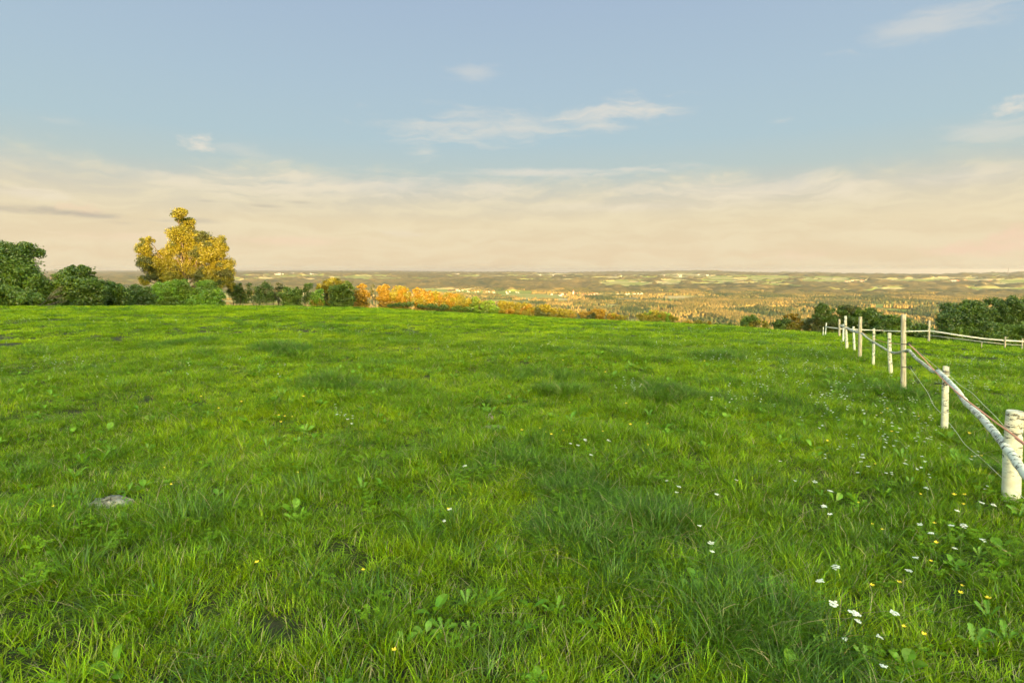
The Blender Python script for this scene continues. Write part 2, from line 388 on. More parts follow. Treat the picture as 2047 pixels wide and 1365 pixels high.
# ------------------------------------------------------------------ land meshes
FOVA = radians(52)
azs = np.concatenate([np.linspace(-pi, -FOVA, 90)[:-1], np.linspace(-FOVA, FOVA, 900), np.linspace(FOVA, pi, 90)[1:]])
azs_n = np.concatenate([np.linspace(-pi, -FOVA, 90)[:-1], np.linspace(-FOVA, FOVA, 520), np.linspace(FOVA, pi, 90)[1:]])
def polar(name, rs, azl, mat, micro, extra=None):
    R, A = np.meshgrid(rs, azl[:-1], indexing='ij'); X = R * np.sin(A); Y = R * np.cos(A)
    Z = H(X, Y, micro); attrs = None
    if extra: Z, attrs = extra(X, Y, Z)
    nr, na = R.shape
    V = np.stack([X, Y, Z], -1).reshape(-1, 3)
    i = np.arange(nr - 1)[:, None]; j = np.arange(na)[None, :]; j2 = (j + 1) % na
    Fq = np.stack([i * na + j + 0 * i, (i + 1) * na + j, (i + 1) * na + j2, i * na + j2 + 0 * i], -1).reshape(-1, 4)[:, ::-1]
    return mesh_np(name, V, Fq, mat, None, True, attrs=attrs)
meadow = polar('meadow', np.concatenate([[.02], np.geomspace(.4, 132, 230)]), azs_n, M['soil'], True)
tag(meadow, 'sloping green pasture running down to the hedges', None, None, 'structure')

# land cover of the valley: 1 = open field, 0 = forest.  The clearings stand where the photo has them, as patches of real ground.
FIELDS = [(1510, 559, 78, 7), (1680, 562, 58, 4.5), (1800, 561, 62, 2.6), (1910, 560, 50, 4), (2030, 563, 55, 4.5), (2010, 577, 60, 2), (1245, 568, 44, 5), (1340, 565, 30, 4),
          (1440, 558, 20, 5), (1370, 595, 56, 3), (1075, 598, 92, 5.5), (1245, 589, 40, 2.5), (1150, 592, 60, 3), (1800, 616, 75, 6), (1400, 596, 18, 2.5), (560, 597, 150, 10), (1215, 611, 20, 3),
          (1110, 549, 60, 2), (1260, 553, 50, 2), (1380, 552, 60, 2.2), (950, 551, 40, 1.2), (640, 553, 120, 2), (900, 584, 55, 3.5), (1000, 588, 90, 3.0), (1060, 603, 80, 3), (1880, 590, 30, 1.5), (1290, 600, 60, 1.6), (2000, 552, 40, 1.2), (1560, 571, 40, 1.2)]
def cover(X, Y, Z):
    px, py = proj(X, Y, Z); r = np.hypot(X, Y)
    n = fbm(X / 700, Y / 500, 33, 3); ed = (fbm(X / 260, Y / 260, 40, 3) - .5) * .9
    cv = np.where(r > 7500, sstep(.62, .66, n) * 1.0, sstep(.70, .74, n))
    px = px + (fbm(X / 500, Y / 500, 41, 4) - .5) * 130; py = py + (fbm(X / 900, Y / 420, 43, 4) - .5) * 11
    for (cx, cy, rx, ry) in FIELDS:
        d = ((px - cx) / (rx * 1.15)) ** 2 + ((py - cy) / (ry * 1.45)) ** 2
        cv = np.maximum(cv, np.where((d + ed < 1) & (Y > 500), 1.0, 0.0))
    cv = cv * (1 - sstep(.70, .73, fbm(X / 230, Y / 150, 47, 3)))
    return np.where(r < 400, 1.0 * (n > .5), cv)
def valley_extra(X, Y, Z):
    cv = cover(X, Y, Z); r = np.hypot(X, Y)
    can = (1 - cv) * sstep(4200, 5200, r) * (16 + (fbm(X / 110, Y / 260, 50, 3) - .5) * 60)
    Z2 = Z + can
    # earth falls away a little under the eye's first edge so that the two sheets overlap cleanly
    Z2 = np.where(r < 131, Z2 - .3, Z2)
    return Z2, {'cover': ('FLOAT', cv)}
valley = polar('valley_terrain', np.concatenate([[128], np.geomspace(133, 1700, 40), np.geomspace(1750, 18500, 330), np.geomspace(18800, 46000, 46)]), azs, M['valley'], False, valley_extra)
tag(valley, 'wooded valley and far hills with pale clearings', None, None, 'structure')

# ------------------------------------------------------------------ conifer forest filling the valley floor (nobody could count it)
def forest():
    N = 290000
    a = RS.uniform(-radians(46), radians(46), N); r = np.sqrt(RS.uniform(1700 ** 2, 5600 ** 2, N))
    X = r * np.sin(a); Y = r * np.cos(a); Z = H(X, Y, False)
    px, py = proj(X, Y, Z); cv = cover(X, Y, Z)
    keep = (cv < .5) & (py < 668) & (px > 440) & (px < 2120)
    gap = fbm(X / 150, Y / 220, 70, 3) > .45
    keep &= gap | (RS.rand(N) < .12)
    X, Y, Z = X[keep], Y[keep], Z[keep]; n = len(X)
    wx = X + 120 * (fbm(X / 300, Y / 300, 72, 3) - .5); wy = Y + 200 * (fbm(X / 300, Y / 300, 73, 3) - .5)
    st = _hash(np.floor(wx / 170), np.floor(wy / 260), 4); st2 = _hash(np.floor(wx / 170), np.floor(wy / 260), 9)
    h = 12 + 14 * st + RS.uniform(-5, 5, n); tone = st2 * .8 + RS.uniform(0, .2, n); w = RS.uniform(3.8, 6.2, n) * (1 + .15 * (np.hypot(X, Y) > 4000))
    ns = 5; th = RS.uniform(0, 2 * pi, n)
    ring = []
    for k in range(ns):
        aa = th + 2 * pi * k / ns + RS.uniform(-.25, .25, n); rr = w * RS.uniform(.8, 1.15, n)
        ring.append(np.stack([X + rr * np.cos(aa), Y + rr * np.sin(aa), Z + h * RS.uniform(.12, .22, n)], -1))
    ring2 = []
    for k in range(ns):
        aa = th + 2 * pi * (k + .5) / ns; rr = w * .62 * RS.uniform(.75, 1.2, n)
        ring2.append(np.stack([X + rr * np.cos(aa), Y + rr * np.sin(aa), Z + h * RS.uniform(.5, .62, n)], -1))
    top = np.stack([X + RS.uniform(-.5, .5, n), Y, Z + h], -1)
    V = np.stack(ring + ring2 + [top], 1).reshape(-1, 3); m = 2 * ns + 1
    f = []
    for k in range(ns):
        k2 = (k + 1) % ns
        f += [(k, k2, ns + k), (k2, ns + k2, ns + k), (ns + k, ns + k2, 2 * ns)]
    f = np.array(f); Fc = (np.arange(n)[:, None, None] * m + f[None]).reshape(-1, 3)
    o = mesh_np('forest', V, Fc, M['conifer'], attrs={'tone': ('FLOAT', np.repeat(tone, m))}); tag(o, 'brown green conifer forest covering the valley floor', 'forest', None, 'stuff')
forest()

# ------------------------------------------------------------------ far houses
def far_point(px, py): return ground(px, py, 900, 22000, 2.0, 3000)
def house_mesh(name, L, Wd, h, rh, roof, mats):
    mb = MB(); l, w = L / 2, Wd / 2
    c = [(-l, -w), (l, -w), (l, w), (-l, w)]
    for i in range(4):
        a, b = c[i], c[(i + 1) % 4]
        mb.poly([(a[0], a[1], -3), (b[0], b[1], -3), (b[0], b[1], h), (a[0], a[1], h)])
    for sx in (-l, l): mb.poly([(sx, -w, h), (sx, w, h), (sx, 0, h + rh)])
    return mb
houses = {}
def house_master(key, L, Wd, h, rh, roofm):
    mb = house_mesh(key, L, Wd, h, rh, roofm, None); l, w = L / 2 + .6, Wd / 2 + .6
    rf = MB()
    for s in (-1, 1):
        rf.poly([(-l, s * w, h - .3), (l, s * w, h - .3), (l, 0, h + rh + .2), (-l, 0, h + rh + .2)]); 
        rf.poly([(-l, s * w, h - .55), (l, s * w, h - .55), (l, 0, h + rh - .05), (-l, 0, h + rh - .05)])
    return mb, rf
def place_houses(kind, spots, label, group, dims, roofm):
    first = None
    for (px, py) in spots:
        X, Y = far_point(px, py); z = float(H(np.array([X]), np.array([Y]), False)[0])
        rz = random.uniform(-.5, .5) + (pi / 2 if random.random() < .35 else 0)
        if first is None:
            root = empty(kind, (X, Y, z), rz); mb, rf = house_master(kind, *dims, roofm)
            mb.build('wall', M['wallp'], root, False); rf.build('roof', roofm, root, False); first = root
        else:
            root = first.copy(); COL.objects.link(root); root.location = (X, Y, z); root.rotation_euler.z = rz
            s = random.uniform(.75, 1.25); root.scale = (s, s, s)
            for ch in first.children:
                cc = ch.copy(); COL.objects.link(cc); cc.parent = root
        tag(root, label, 'house', group)
def spots(n, x0, x1, yf, j):
    return [(x, yf(x) + random.uniform(-j, j)) for x in [random.uniform(x0, x1) for _ in range(n)]]
place_houses('village_house', spots(34, 892, 1040, lambda x: 580 + (x - 892) * .045, 2.2), 'small pale house in the long row of houses strung along the valley road', 'houses along the valley road', (15, 10, 6.5, 4, None)[:4], M['roofr'])
place_houses('village_house', spots(26, 1100, 1195, lambda x: 589, 2.5), 'small pale house with red roof in the village around the church', 'houses around the church', (16, 11, 7, 5), M['roofr'])
place_houses('village_house', spots(16, 1225, 1290, lambda x: 587.5, 1.2), 'pale house at the edge of the village on the long clearing', 'houses right of the village', (18, 12, 6, 4), M['roofr'])
place_houses('farm_building', spots(26, 1060, 1420, lambda x: 551, 2.5), 'tiny pale farm building on the far plateau fields', 'farm buildings on the far plateau', (40, 20, 12, 7), M['roofg'])
place_houses('farm_building', spots(16, 1690, 1760, lambda x: 563, 1.6), 'pale farm building in the light clearing beyond the orange forest', 'farm buildings in the light clearing', (30, 16, 9, 6), M['roofr'])
place_houses('farm_building', spots(22, 1900, 1985, lambda x: 563.5, 1.5), 'red roofed farm building in the hamlet below the radio mast', 'houses of the hamlet below the mast', (28, 15, 9, 6), M['roofr'])
place_houses('town_block', spots(26, 505, 740, lambda x: 548.5, 1.6), 'tiny white town block on the hazy horizon behind the thin trees', 'town blocks on the hazy horizon', (60, 26, 15, 5), M['roofg'])
place_houses('town_block', spots(10, 905, 985, lambda x: 548.5, 1.0), 'tiny white building on the plateau above the valley road', 'white buildings above the valley road', (55, 26, 14, 5), M['roofg'])
place_houses('farmhouse', [(1186, 609), (1176, 608), (1167, 609)], 'red roofed farmhouse alone on the valley floor among conifers', 'lone farm on the valley floor', (24, 12, 6, 5), M['roofr'])
X, Y = far_point(1146, 590); z = float(H(np.array([X]), np.array([Y]), False)[0])
ch = empty('church', (X, Y, z)); tag(ch, 'small white church with pointed tower in the valley village', 'church')
def boxmb(x0, x1, y0, y1, z0, z1):
    b = MB(); c = [(x0, y0), (x1, y0), (x1, y1), (x0, y1)]
    for i in range(4):
        p, q_ = c[i], c[(i + 1) % 4]; b.poly([(p[0], p[1], z0), (q_[0], q_[1], z0), (q_[0], q_[1], z1), (p[0], p[1], z1)])
    b.poly([(x, y, z1) for x, y in c]); return b
boxmb(-5, 5, -5, 5, -3, 30).build('tower', M['wallp'], ch, False)
sp_ = MB(); sp_.tube([(0, 0, 30), (0, 0, 33), (0, 0, 46)], [6.5, 5, .2], 8); sp_.build('spire', M['roofr'], ch, False)
mb, rf = house_master('nave', 34, 16, 12, 8, None)
nv = mb.build('nave', M['wallp'], ch, False); nv.location = (21, 0, 0); r2 = rf.build('roof', M['roofr'], nv, False)
X, Y = far_point(2014, 553); z = float(H(np.array([X]), np.array([Y]), False)[0])
ms = MB(); ms.tube([(0, 0, -5), (0, 0, 60), (0, 0, 36 - z)], [3, 2.2, 1.4], 6); mo = ms.build('radio_mast', M['steel'], None, False); mo.location = (X, Y, z)
tag(mo, 'thin tall radio mast rising from the far ridge', 'mast')

# ------------------------------------------------------------------ trees
def branch(mb, p0, p1, r0, r1, n=6, wob=.06, sides=7):
    p0 = Vector(p0); p1 = Vector(p1); L = (p1 - p0).length; pts = []; rad = []
    for i in range(n):
        t = i / (n - 1); p = p0.lerp(p1, t)
        if 0 < i < n - 1: p += Vector((random.uniform(-1, 1), random.uniform(-1, 1), random.uniform(-.6, .6))) * L * wob
        pts.append(p); rad.append(r0 + (r1 - r0) * t)
    mb.tube(pts, rad, sides, True, .06); return pts
def leaves_at(C, Rr, size, rs, up=.35):
    """leaf quads (bent ovals as two triangles) scattered about cluster centres C with radii Rr"""
    n = len(C)
    dv = rs.normal(size=(n, 3)); dv /= np.linalg.norm(dv, axis=1)[:, None]
    P = C + dv * (rs.rand(n) ** .45 * Rr)[:, None] * np.array([.95, .95, .72])
    nrm = rs.normal(size=(n, 3)); nrm[:, 2] = np.abs(nrm[:, 2]) + up; nrm /= np.linalg.norm(nrm, axis=1)[:, None]
    t = np.cross(nrm, rs.normal(size=(n, 3))); t /= np.linalg.norm(t, axis=1)[:, None] + 1e-9
    b = np.cross(nrm, t); s = size * rs.uniform(.6, 1.4, n)[:, None]
    v0 = P - t * s; v1 = P + b * s * .55 + nrm * s * .12; v2 = P + t * s; v3 = P - b * s * .55 + nrm * s * .12
    V = np.stack([v0, v1, v2, v3], 1).reshape(-1, 3)
    return V, np.arange(n * 4).reshape(-1, 4)
tree_i = [0]
def tree(name, label, cat, Y, lobes, leaf, group=None, bark='bark', trunk=None, dens=1.0, size=.15, trunks=1, flat=1.0, clus=.30, mix=None, mixf=.25, skirt=False, sc=1.1):
    """lobes: (px, py, rx, ry) in photo pixels at depth Y, turned into ellipsoids of real size standing on the land"""
    tree_i[0] += 1; rs = np.random.RandomState(100 + tree_i[0]); random.seed(500 + tree_i[0])
    k = Y / F * 1.0
    L = []
    for (px, py, rx, ry) in lobes:
        c = at(px, py, Y); a = (px - 1023.5) / F
        L.append((c, rx * k * sc, ry * k * sc))
        if skirt:
            gz0 = hz(c.x, Y); lo = c.z - ry * k * .3; hh = (lo - gz0) / 2
            if hh > .3: L.append((Vector((c.x, Y - .4, gz0 + hh)), rx * k * (.8 if bark == 'bark_pale' else 1.05), hh * 1.15))
    cx = sum(l[0].x * l[1] for l in L) / sum(l[1] for l in L) if trunk is None else at(trunk, 600, Y).x
    bz = hz(cx, Y); base = Vector((cx, Y, bz))
    root = empty(name, base); tag(root, label, cat, group)
    width = max(l[0].x + l[1] for l in L) - min(l[0].x - l[1] for l in L)
    topz = max(l[0].z + l[2] for l in L) - bz
    mb = MB(); lowz = min(l[0].z - l[2] * .4 for l in L) - bz
    r0 = max(.05, topz * .022)
    for q in range(trunks):
        off = Vector(((q - (trunks - 1) / 2) * width / (trunks + .3), random.uniform(-.3, .3), 0))
        tp = Vector((off.x * 1.1, 0, max(topz * .62, lowz + .3))) 
        branch(mb, off * .8 + Vector((0, 0, -.3)), tp, r0 / trunks ** .4, r0 * .35, 8, .02, 8)
    Vs = []; 
    for (c, rx, rz) in L:
        yo = random.uniform(-.35, .35) * width * .35 if len(L) > 2 else 0
        ry = max(min(rx, width * .4) * random.uniform(.8, 1.1) * flat, rz * .6); cl = Vector((c.x - cx, yo, c.z - bz))
        j0 = Vector((cl.x * .12, 0, max(.2, min(cl.z * .55, topz * .6))))
        branch(mb, j0, cl, r0 * .45, r0 * .12, 6, .05, 5)
        for _ in range(3):
            e = cl + Vector((random.uniform(-1, 1) * rx, random.uniform(-1, 1) * ry, random.uniform(-.5, 1) * rz)) * .8
            branch(mb, cl, e, r0 * .14, r0 * .04, 4, .05, 4)
        R = (rx * ry * rz) ** (1 / 3.); nc = int(max(9, 11 * (R / .8) ** 1.7))
        u = rs.normal(size=(nc, 3)); u /= np.linalg.norm(u, axis=1)[:, None]
        rr = rs.uniform(.35, 1.0, nc) ** .6 * rs.uniform(.82, 1.0, nc)
        C = np.array(cl)[None] + u * rr[:, None] * np.array([rx, ry, rz]) * .88
        cr = R * clus * rs.uniform(.55, 1.35, nc) * (1.5 / max(1.5, R)) ** .35
        # leaf count from leaf area
        nl = int(dens * 2.6 * 4 * pi * R * R * .5 / (size * size * 1.1))
        wgt = cr ** 2; idx = rs.choice(nc, nl, p=wgt / wgt.sum())
        V, _ = leaves_at(C[idx], cr[idx], size, rs); Vs.append(V)
        ni = nl // 6                                                # sparse inner fill
        C2 = np.array(cl)[None] + np.clip(rs.normal(size=(ni, 3)), -1.8, 1.8) * np.array([rx, ry, rz]) * .36
        V, _ = leaves_at(C2, np.full(ni, .1), size * 1.2, rs); Vs.append(V)
    V = np.concatenate(Vs); 
    gz = H(V[:, 0] + cx, V[:, 1] + Y) - bz
    quad = V.reshape(-1, 4, 3); ok = (quad[:, :, 2].min(1) > gz.reshape(-1, 4).min(1) + .05); quad = quad[ok]
    mats = [leaf] + ([mix] if mix else [])
    o = mesh_np('crown', quad.reshape(-1, 3), np.arange(len(quad) * 4).reshape(-1, 4), [M[x] for x in mats], root)
    if mix:
        ctr = quad.mean(1); nn = fbm(ctr[:, 0] / 1.2 + 50, ctr[:, 2] / 1.2 + ctr[:, 1] * .3 + 50, tree_i[0], 2)
        o.data.polygons.foreach_set('material_index', (nn < np.quantile(nn, mixf)).astype(np.int32))
    mb.build('trunk', M[bark], root)
    return root

GL = 'trees of the dark wood on the left'
tree('deciduous_tree', 'tallest dark green tree of the wood at the far left edge', 'tree', 46, [(10, 530, 62, 44), (-70, 525, 70, 58), (60, 555, 34, 34), (20, 500, 34, 20), (0, 575, 90, 34), (80, 575, 28, 26), (-140, 560, 60, 50)], 'leaf_dark', GL, mix='leaf_mid', mixf=.3, size=0.069, skirt=True)
tree('low_bush', 'light green bushy growth at the foot of the tallest dark tree', 'bush', 41, [(22, 590, 40, 16), (62, 597, 30, 12), (-30, 592, 40, 18), (5, 578, 26, 14)], 'leaf_mid', None, size=0.056, skirt=True)
tree('deciduous_tree', 'feathery rounded tree with twiggy top right of the bare branches', 'tree', 48, [(160, 560, 38, 28), (132, 572, 26, 26), (185, 575, 34, 28), (155, 590, 60, 22), (165, 542, 26, 12), (110, 585, 26, 22)], 'leaf_mid', GL, mix='leaf_dark', mixf=.45, size=0.062, skirt=True)
tree('deciduous_tree', 'low rounded green tree between the feathery tree and the dark gap', 'tree', 50, [(225, 580, 28, 22), (242, 590, 22, 22), (210, 592, 24, 18)], 'leaf_mid', GL, mix='leaf_dark', mixf=.35, size=0.062, skirt=True)
tree('deciduous_tree', 'small very dark tree just left of the golden tree', 'tree', 56, [(270, 585, 22, 18), (288, 592, 20, 18), (256, 594, 18, 16)], 'leaf_dark', GL, size=0.069, skirt=True)
big = [(369, 428, 13, 13), (372, 448, 17, 15), (366, 470, 24, 18), (386, 478, 22, 18), (355, 495, 17, 16), (303, 482, 13, 9), (303, 498, 17, 13), (318, 509, 20, 13), (302, 525, 18, 22), (330, 528, 28, 20), (318, 548, 28, 16), (375, 505, 34, 26),
       (408, 474, 19, 14), (428, 486, 20, 15), (440, 500, 14, 16), (412, 505, 28, 20), (432, 525, 24, 18), (445, 545, 17, 22), (372, 535, 36, 22), (410, 550, 32, 22), (345, 555, 28, 16), (300, 560, 14, 10), (455, 565, 8, 18), (360, 420, 8, 4), (355, 440, 8, 5), (425, 565, 26, 14)]
tree('lime_tree', 'big golden sunlit tree with a narrow ragged top above the meadow', 'tree', 78, big, 'leaf_gold', None, trunk=372, dens=1.6, size=0.08, mix='leaf_olive', mixf=.25, clus=.46, sc=1.04)
tree('round_bush', 'fresh green bush at the foot of the golden tree, left of its trunk', 'bush', 70, [(335, 580, 32, 20), (320, 592, 26, 16), (355, 570, 20, 14), (345, 594, 26, 14)], 'leaf_fresh', None, trunks=2, size=0.081, mix='leaf_mid', mixf=.3, skirt=True)
tree('round_bush', 'fresh green bush at the foot of the golden tree, right of its trunk', 'bush', 70, [(405, 580, 28, 18), (428, 590, 26, 16), (388, 590, 22, 16), (412, 570, 20, 12)], 'leaf_fresh', None, trunks=2, size=0.081, mix='leaf_mid', mixf=.3, skirt=True)
GT = 'thin trees right of the golden tree'
tree('young_spruce', 'dark sparse young conifer touching the golden tree on its right', 'tree', 82, [(470, 582, 13, 14), (476, 594, 15, 16), (462, 572, 8, 10), (483, 574, 5, 11)], 'leaf_dark', GT, dens=.8, size=0.081, trunks=2, clus=.5)
tree('sparse_tree', 'airy dark green tree with pale land showing through, widest of the thin trees', 'tree', 82, [(500, 578, 7, 16), (515, 583, 15, 12), (535, 573, 14, 11), (520, 596, 20, 10), (544, 584, 9, 12), (498, 594, 8, 12), (530, 590, 20, 9), (540, 597, 12, 9)], 'leaf_dark', GT, dens=.42, size=0.081, trunks=4, clus=.55)
tree('sparse_tree', 'small olive brown topped tree beside the airy dark tree', 'tree', 84, [(560, 573, 10, 7), (554, 584, 9, 9), (556, 597, 9, 10)], 'leaf_olive', GT, dens=.5, size=0.081, clus=.5)
tree('round_tree', 'compact round dark green tree between two airy trees', 'tree', 82, [(580, 588, 20, 14), (594, 582, 12, 9), (572, 580, 10, 7), (582, 597, 22, 8)], 'leaf_mid', GT, mix='leaf_dark', mixf=.4, size=0.081, skirt=True)
tree('sparse_tree', 'narrow airy tree with pale land behind it, left of the yellow green bush', 'tree', 84, [(618, 572, 10, 8), (611, 583, 8, 10), (620, 591, 9, 9), (612, 599, 9, 8)], 'leaf_dark', GT, dens=.5, size=0.081, trunks=2, clus=.5)
GG = 'golden grove in the middle'
tree('round_bush', 'yellow green bush in front of the domed golden tree', 'bush', 78, [(633, 592, 13, 12), (640, 584, 9, 8), (626, 600, 9, 7)], 'leaf_fresh', GG, size=0.081, mix='leaf_gold', mixf=.3, skirt=True)
tree('domed_tree', 'domed amber topped tree rising highest in the grove', 'tree', 90, [(665, 566, 20, 12), (645, 573, 14, 9), (684, 568, 14, 9), (668, 558, 9, 4), (655, 584, 14, 12)], 'leaf_gold', GG, size=0.094, mix='leaf_olive', mixf=.35, dens=.8, skirt=True)
tree('dark_tree', 'dark green tree in the shadow between the domed tree and the amber tree', 'tree', 84, [(680, 580, 20, 14), (695, 573, 14, 12), (670, 594, 16, 12), (694, 592, 14, 12)], 'leaf_dark', GG, size=0.087, skirt=True)
tree('amber_tree', 'bright amber tree with a pointed head, standing apart left of the trunks', 'tree', 88, [(724, 575, 10, 9), (716, 588, 13, 10), (731, 590, 11, 10), (709, 595, 10, 7), (722, 601, 12, 6)], 'leaf_amber', GG, size=0.087, dens=.9, bark='bark_pale', skirt=True)
tree('bare_trunk_tree', 'thin dark tree with pale bare trunks between two amber trees', 'tree', 92, [(743, 583, 5, 9), (750, 596, 7, 8), (745, 572, 4, 5)], 'leaf_olive', GG, dens=.5, size=0.081, trunks=3, bark='bark_pale')
tree('amber_tree', 'bright amber tree with glowing stems right of the bare trunks', 'tree', 88, [(768, 582, 15, 11), (762, 598, 10, 12), (778, 594, 12, 12), (770, 573, 9, 5)], 'leaf_amber', GG, size=0.087, bark='bark_pale', trunks=2, dens=.85, skirt=True)
tree('amber_tree', 'broad amber tree with a flat top, centre of the grove', 'tree', 88, [(800, 579, 18, 9), (792, 592, 16, 11), (812, 592, 14, 12), (804, 604, 16, 6)], 'leaf_amber', GG, size=0.087, mix='leaf_gold', mixf=.3, bark='bark_pale', trunks=2, skirt=True)
tree('amber_tree', 'amber tree with a green top right of the narrow dark gap', 'tree', 87, [(838, 584, 14, 9), (834, 598, 13, 12), (852, 592, 15, 12), (848, 604, 16, 8)], 'leaf_gold', GG, size=0.087, mix='leaf_amber', mixf=.5, bark='bark_pale', trunks=2, skirt=True)
tree('amber_tree', 'last amber tree of the grove where it meets the long hedge', 'tree', 86, [(872, 590, 15, 9), (882, 600, 18, 11), (864, 604, 14, 10)], 'leaf_amber', GG, size=0.081, mix='leaf_gold', mixf=.5, trunks=2, skirt=True)
tree('low_bush', 'low dark green undergrowth in front of the flat topped amber tree', 'bush', 82, [(798, 610, 14, 5), (818, 608, 13, 6), (780, 612, 10, 4)], 'leaf_dark', GG, size=.09, trunks=2)
tree('low_bush', 'low dark green undergrowth in front of the last amber tree', 'bush', 80, [(862, 612, 15, 5), (885, 614, 15, 5), (842, 612, 10, 4)], 'leaf_dark', GG, size=.09, trunks=2)
tree('low_bush', 'low dark green undergrowth in front of the orange hedge bush', 'bush', 78, [(915, 617, 15, 5), (935, 619, 14, 5)], 'leaf_mid', GG, size=.09, trunks=2)
GH = 'bushes of the long golden hedge'
def hb(label, Y, lobes, leaf='leaf_gold', mix='leaf_amber', mixf=.3, name='hedge_bush', **k):
    lobes = [(a, b, c * 1.3, d * 1.3) for a, b, c, d in lobes]
    tree(name, label, 'bush', Y, lobes, leaf, GH, size=0.075, mix=mix, mixf=mixf, trunks=2, skirt=True, **k)
hb('long orange and green hedge bush next to the amber grove', 84, [(905, 600, 22, 11), (922, 608, 20, 10), (890, 609, 20, 9)], 'leaf_gold')
hb('green fronted hedge bush following the orange one', 80, [(945, 606, 14, 8), (958, 612, 16, 8), (938, 614, 14, 7)], 'leaf_mid', 'leaf_gold', .45)
hb('small green peaked bush sticking out of the hedge', 78, [(951, 600, 8, 6), (975, 612, 13, 9), (985, 618, 12, 6)], 'leaf_fresh', 'leaf_mid', .4)
hb('golden hedge bush with three tufts left of centre', 80, [(1005, 608, 10, 6), (1022, 611, 12, 7), (1012, 620, 20, 7)])
hb('golden ragged hedge bush in the middle of the hedge', 79, [(1045, 614, 14, 7), (1062, 618, 13, 7), (1050, 625, 18, 5)])
hb('deep golden hedge bush right of the ragged one', 78, [(1085, 617, 12, 8), (1100, 622, 13, 7), (1088, 627, 16, 5)], 'leaf_gold', 'leaf_olive', .35)
hb('low yellow hedge bush before the conifer forest', 78, [(1125, 625, 14, 6), (1142, 628, 12, 6)])
hb('dark amber hedge bush beside the low yellow one', 78, [(1172, 628, 12, 6), (1195, 625, 14, 7), (1183, 633, 18, 4)], 'leaf_amber', 'leaf_olive', .35)
hb('small yellow hedge bush right of the dark amber one', 77, [(1225, 632, 11, 6), (1245, 635, 12, 5)])
hb('largest round yellow bush near the right end of the hedge', 76, [(1290, 634, 14, 7), (1308, 631, 16, 8), (1328, 633, 15, 9), (1345, 640, 13, 6), (1312, 641, 24, 5)], 'leaf_gold', 'leaf_fresh', .3)
hb('little yellow bush just right of the largest round bush', 75, [(1370, 643, 8, 4), (1380, 646, 6, 3)])
hb('last small yellow bush at the end of the hedge', 75, [(1398, 645, 11, 4), (1415, 648, 9, 5)])
GR = 'bushes and trees of the right hand wood'
tree('low_bush', 'low dark green scrub between the yellow hedge end and the golden green bush', 'bush', 66, [(1440, 651, 14, 4), (1462, 652, 14, 4), (1430, 650, 10, 5)], 'leaf_dark', GR, size=0.075, trunks=2, skirt=True, sc=1.25)
tree('round_bush', 'round bush half golden and half green standing alone right of the hedge', 'bush', 66, [(1498, 640, 16, 10), (1512, 646, 13, 9), (1488, 648, 12, 7)], 'leaf_mid', GR, size=0.075, mix='leaf_gold', mixf=.5, skirt=True, sc=1.25)
tree('low_bush', 'small yellow bush between two dark bushes', 'bush', 64, [(1534, 650, 8, 6), (1528, 645, 5, 4)], 'leaf_gold', GR, size=0.069, skirt=True, sc=1.25)
tree('round_bush', 'dark green bush left of the orange lit tree', 'bush', 64, [(1556, 648, 14, 8), (1568, 642, 10, 8)], 'leaf_dark', GR, size=0.075, skirt=True, sc=1.25)
tree('small_tree', 'small tree lit orange with ragged clumps before the dark wood', 'tree', 64, [(1590, 636, 13, 9), (1578, 648, 12, 8), (1600, 648, 10, 9), (1574, 634, 6, 5)], 'leaf_gold', GR, dens=.8, size=0.075, mix='leaf_amber', mixf=.4, skirt=True, sc=1.25)
tree('small_tree', 'narrow orange brown bush touching the dark wood', 'bush', 63, [(1617, 644, 8, 9), (1611, 655, 9, 6)], 'leaf_amber', GR, size=0.075, mix='leaf_olive', mixf=.5, skirt=True, sc=1.25)
tree('deciduous_tree', 'first airy dark tree of the wood behind the fence', 'tree', 62, [(1648, 622, 20, 13), (1632, 634, 14, 12), (1655, 642, 22, 14), (1640, 654, 22, 10)], 'leaf_dark', GR, dens=.75, size=0.075, trunks=2, mix='leaf_olive', mixf=.3, skirt=True, sc=1.25)
tree('deciduous_tree', 'tallest airy dark tree of the wood behind the fence posts', 'tree', 62, [(1682, 619, 16, 11), (1700, 622, 16, 11), (1690, 638, 22, 14), (1680, 654, 24, 10), (1712, 634, 14, 12)], 'leaf_dark', GR, dens=.75, size=0.075, trunks=2, mix='leaf_olive', mixf=.3, skirt=True, sc=1.25)
tree('deciduous_tree', 'rounded dark green tree left of the tall grey fence post', 'tree', 60, [(1735, 627, 20, 13), (1752, 636, 18, 13), (1730, 645, 24, 14), (1745, 658, 26, 9)], 'leaf_dark', GR, size=0.075, trunks=2, mix='leaf_mid', mixf=.3, skirt=True, sc=1.25)
tree('deciduous_tree', 'lower dark tree right of the tall grey fence post', 'tree', 58, [(1792, 640, 20, 12), (1775, 650, 20, 13), (1812, 648, 18, 13), (1795, 660, 28, 9)], 'leaf_dark', GR, size=0.075, trunks=2, mix='leaf_mid', mixf=.35, skirt=True, sc=1.25)
tree('deciduous_tree', 'lowest dark tree before the gap with the far valley', 'tree', 58, [(1838, 655, 16, 10), (1850, 664, 18, 8), (1828, 666, 22, 8)], 'leaf_dark', GR, size=0.075, trunks=2, skirt=True, sc=1.25)
tree('spreading_tree', 'broad dark tree spreading left at the right end of the wood', 'tree', 60, [(1930, 622, 38, 20), (1900, 640, 32, 20), (1965, 632, 38, 26), (1885, 655, 22, 16), (1940, 655, 48, 20), (1950, 610, 22, 12)], 'leaf_dark', GR, size=0.075, trunks=2, mix='leaf_mid', mixf=.2, skirt=True)
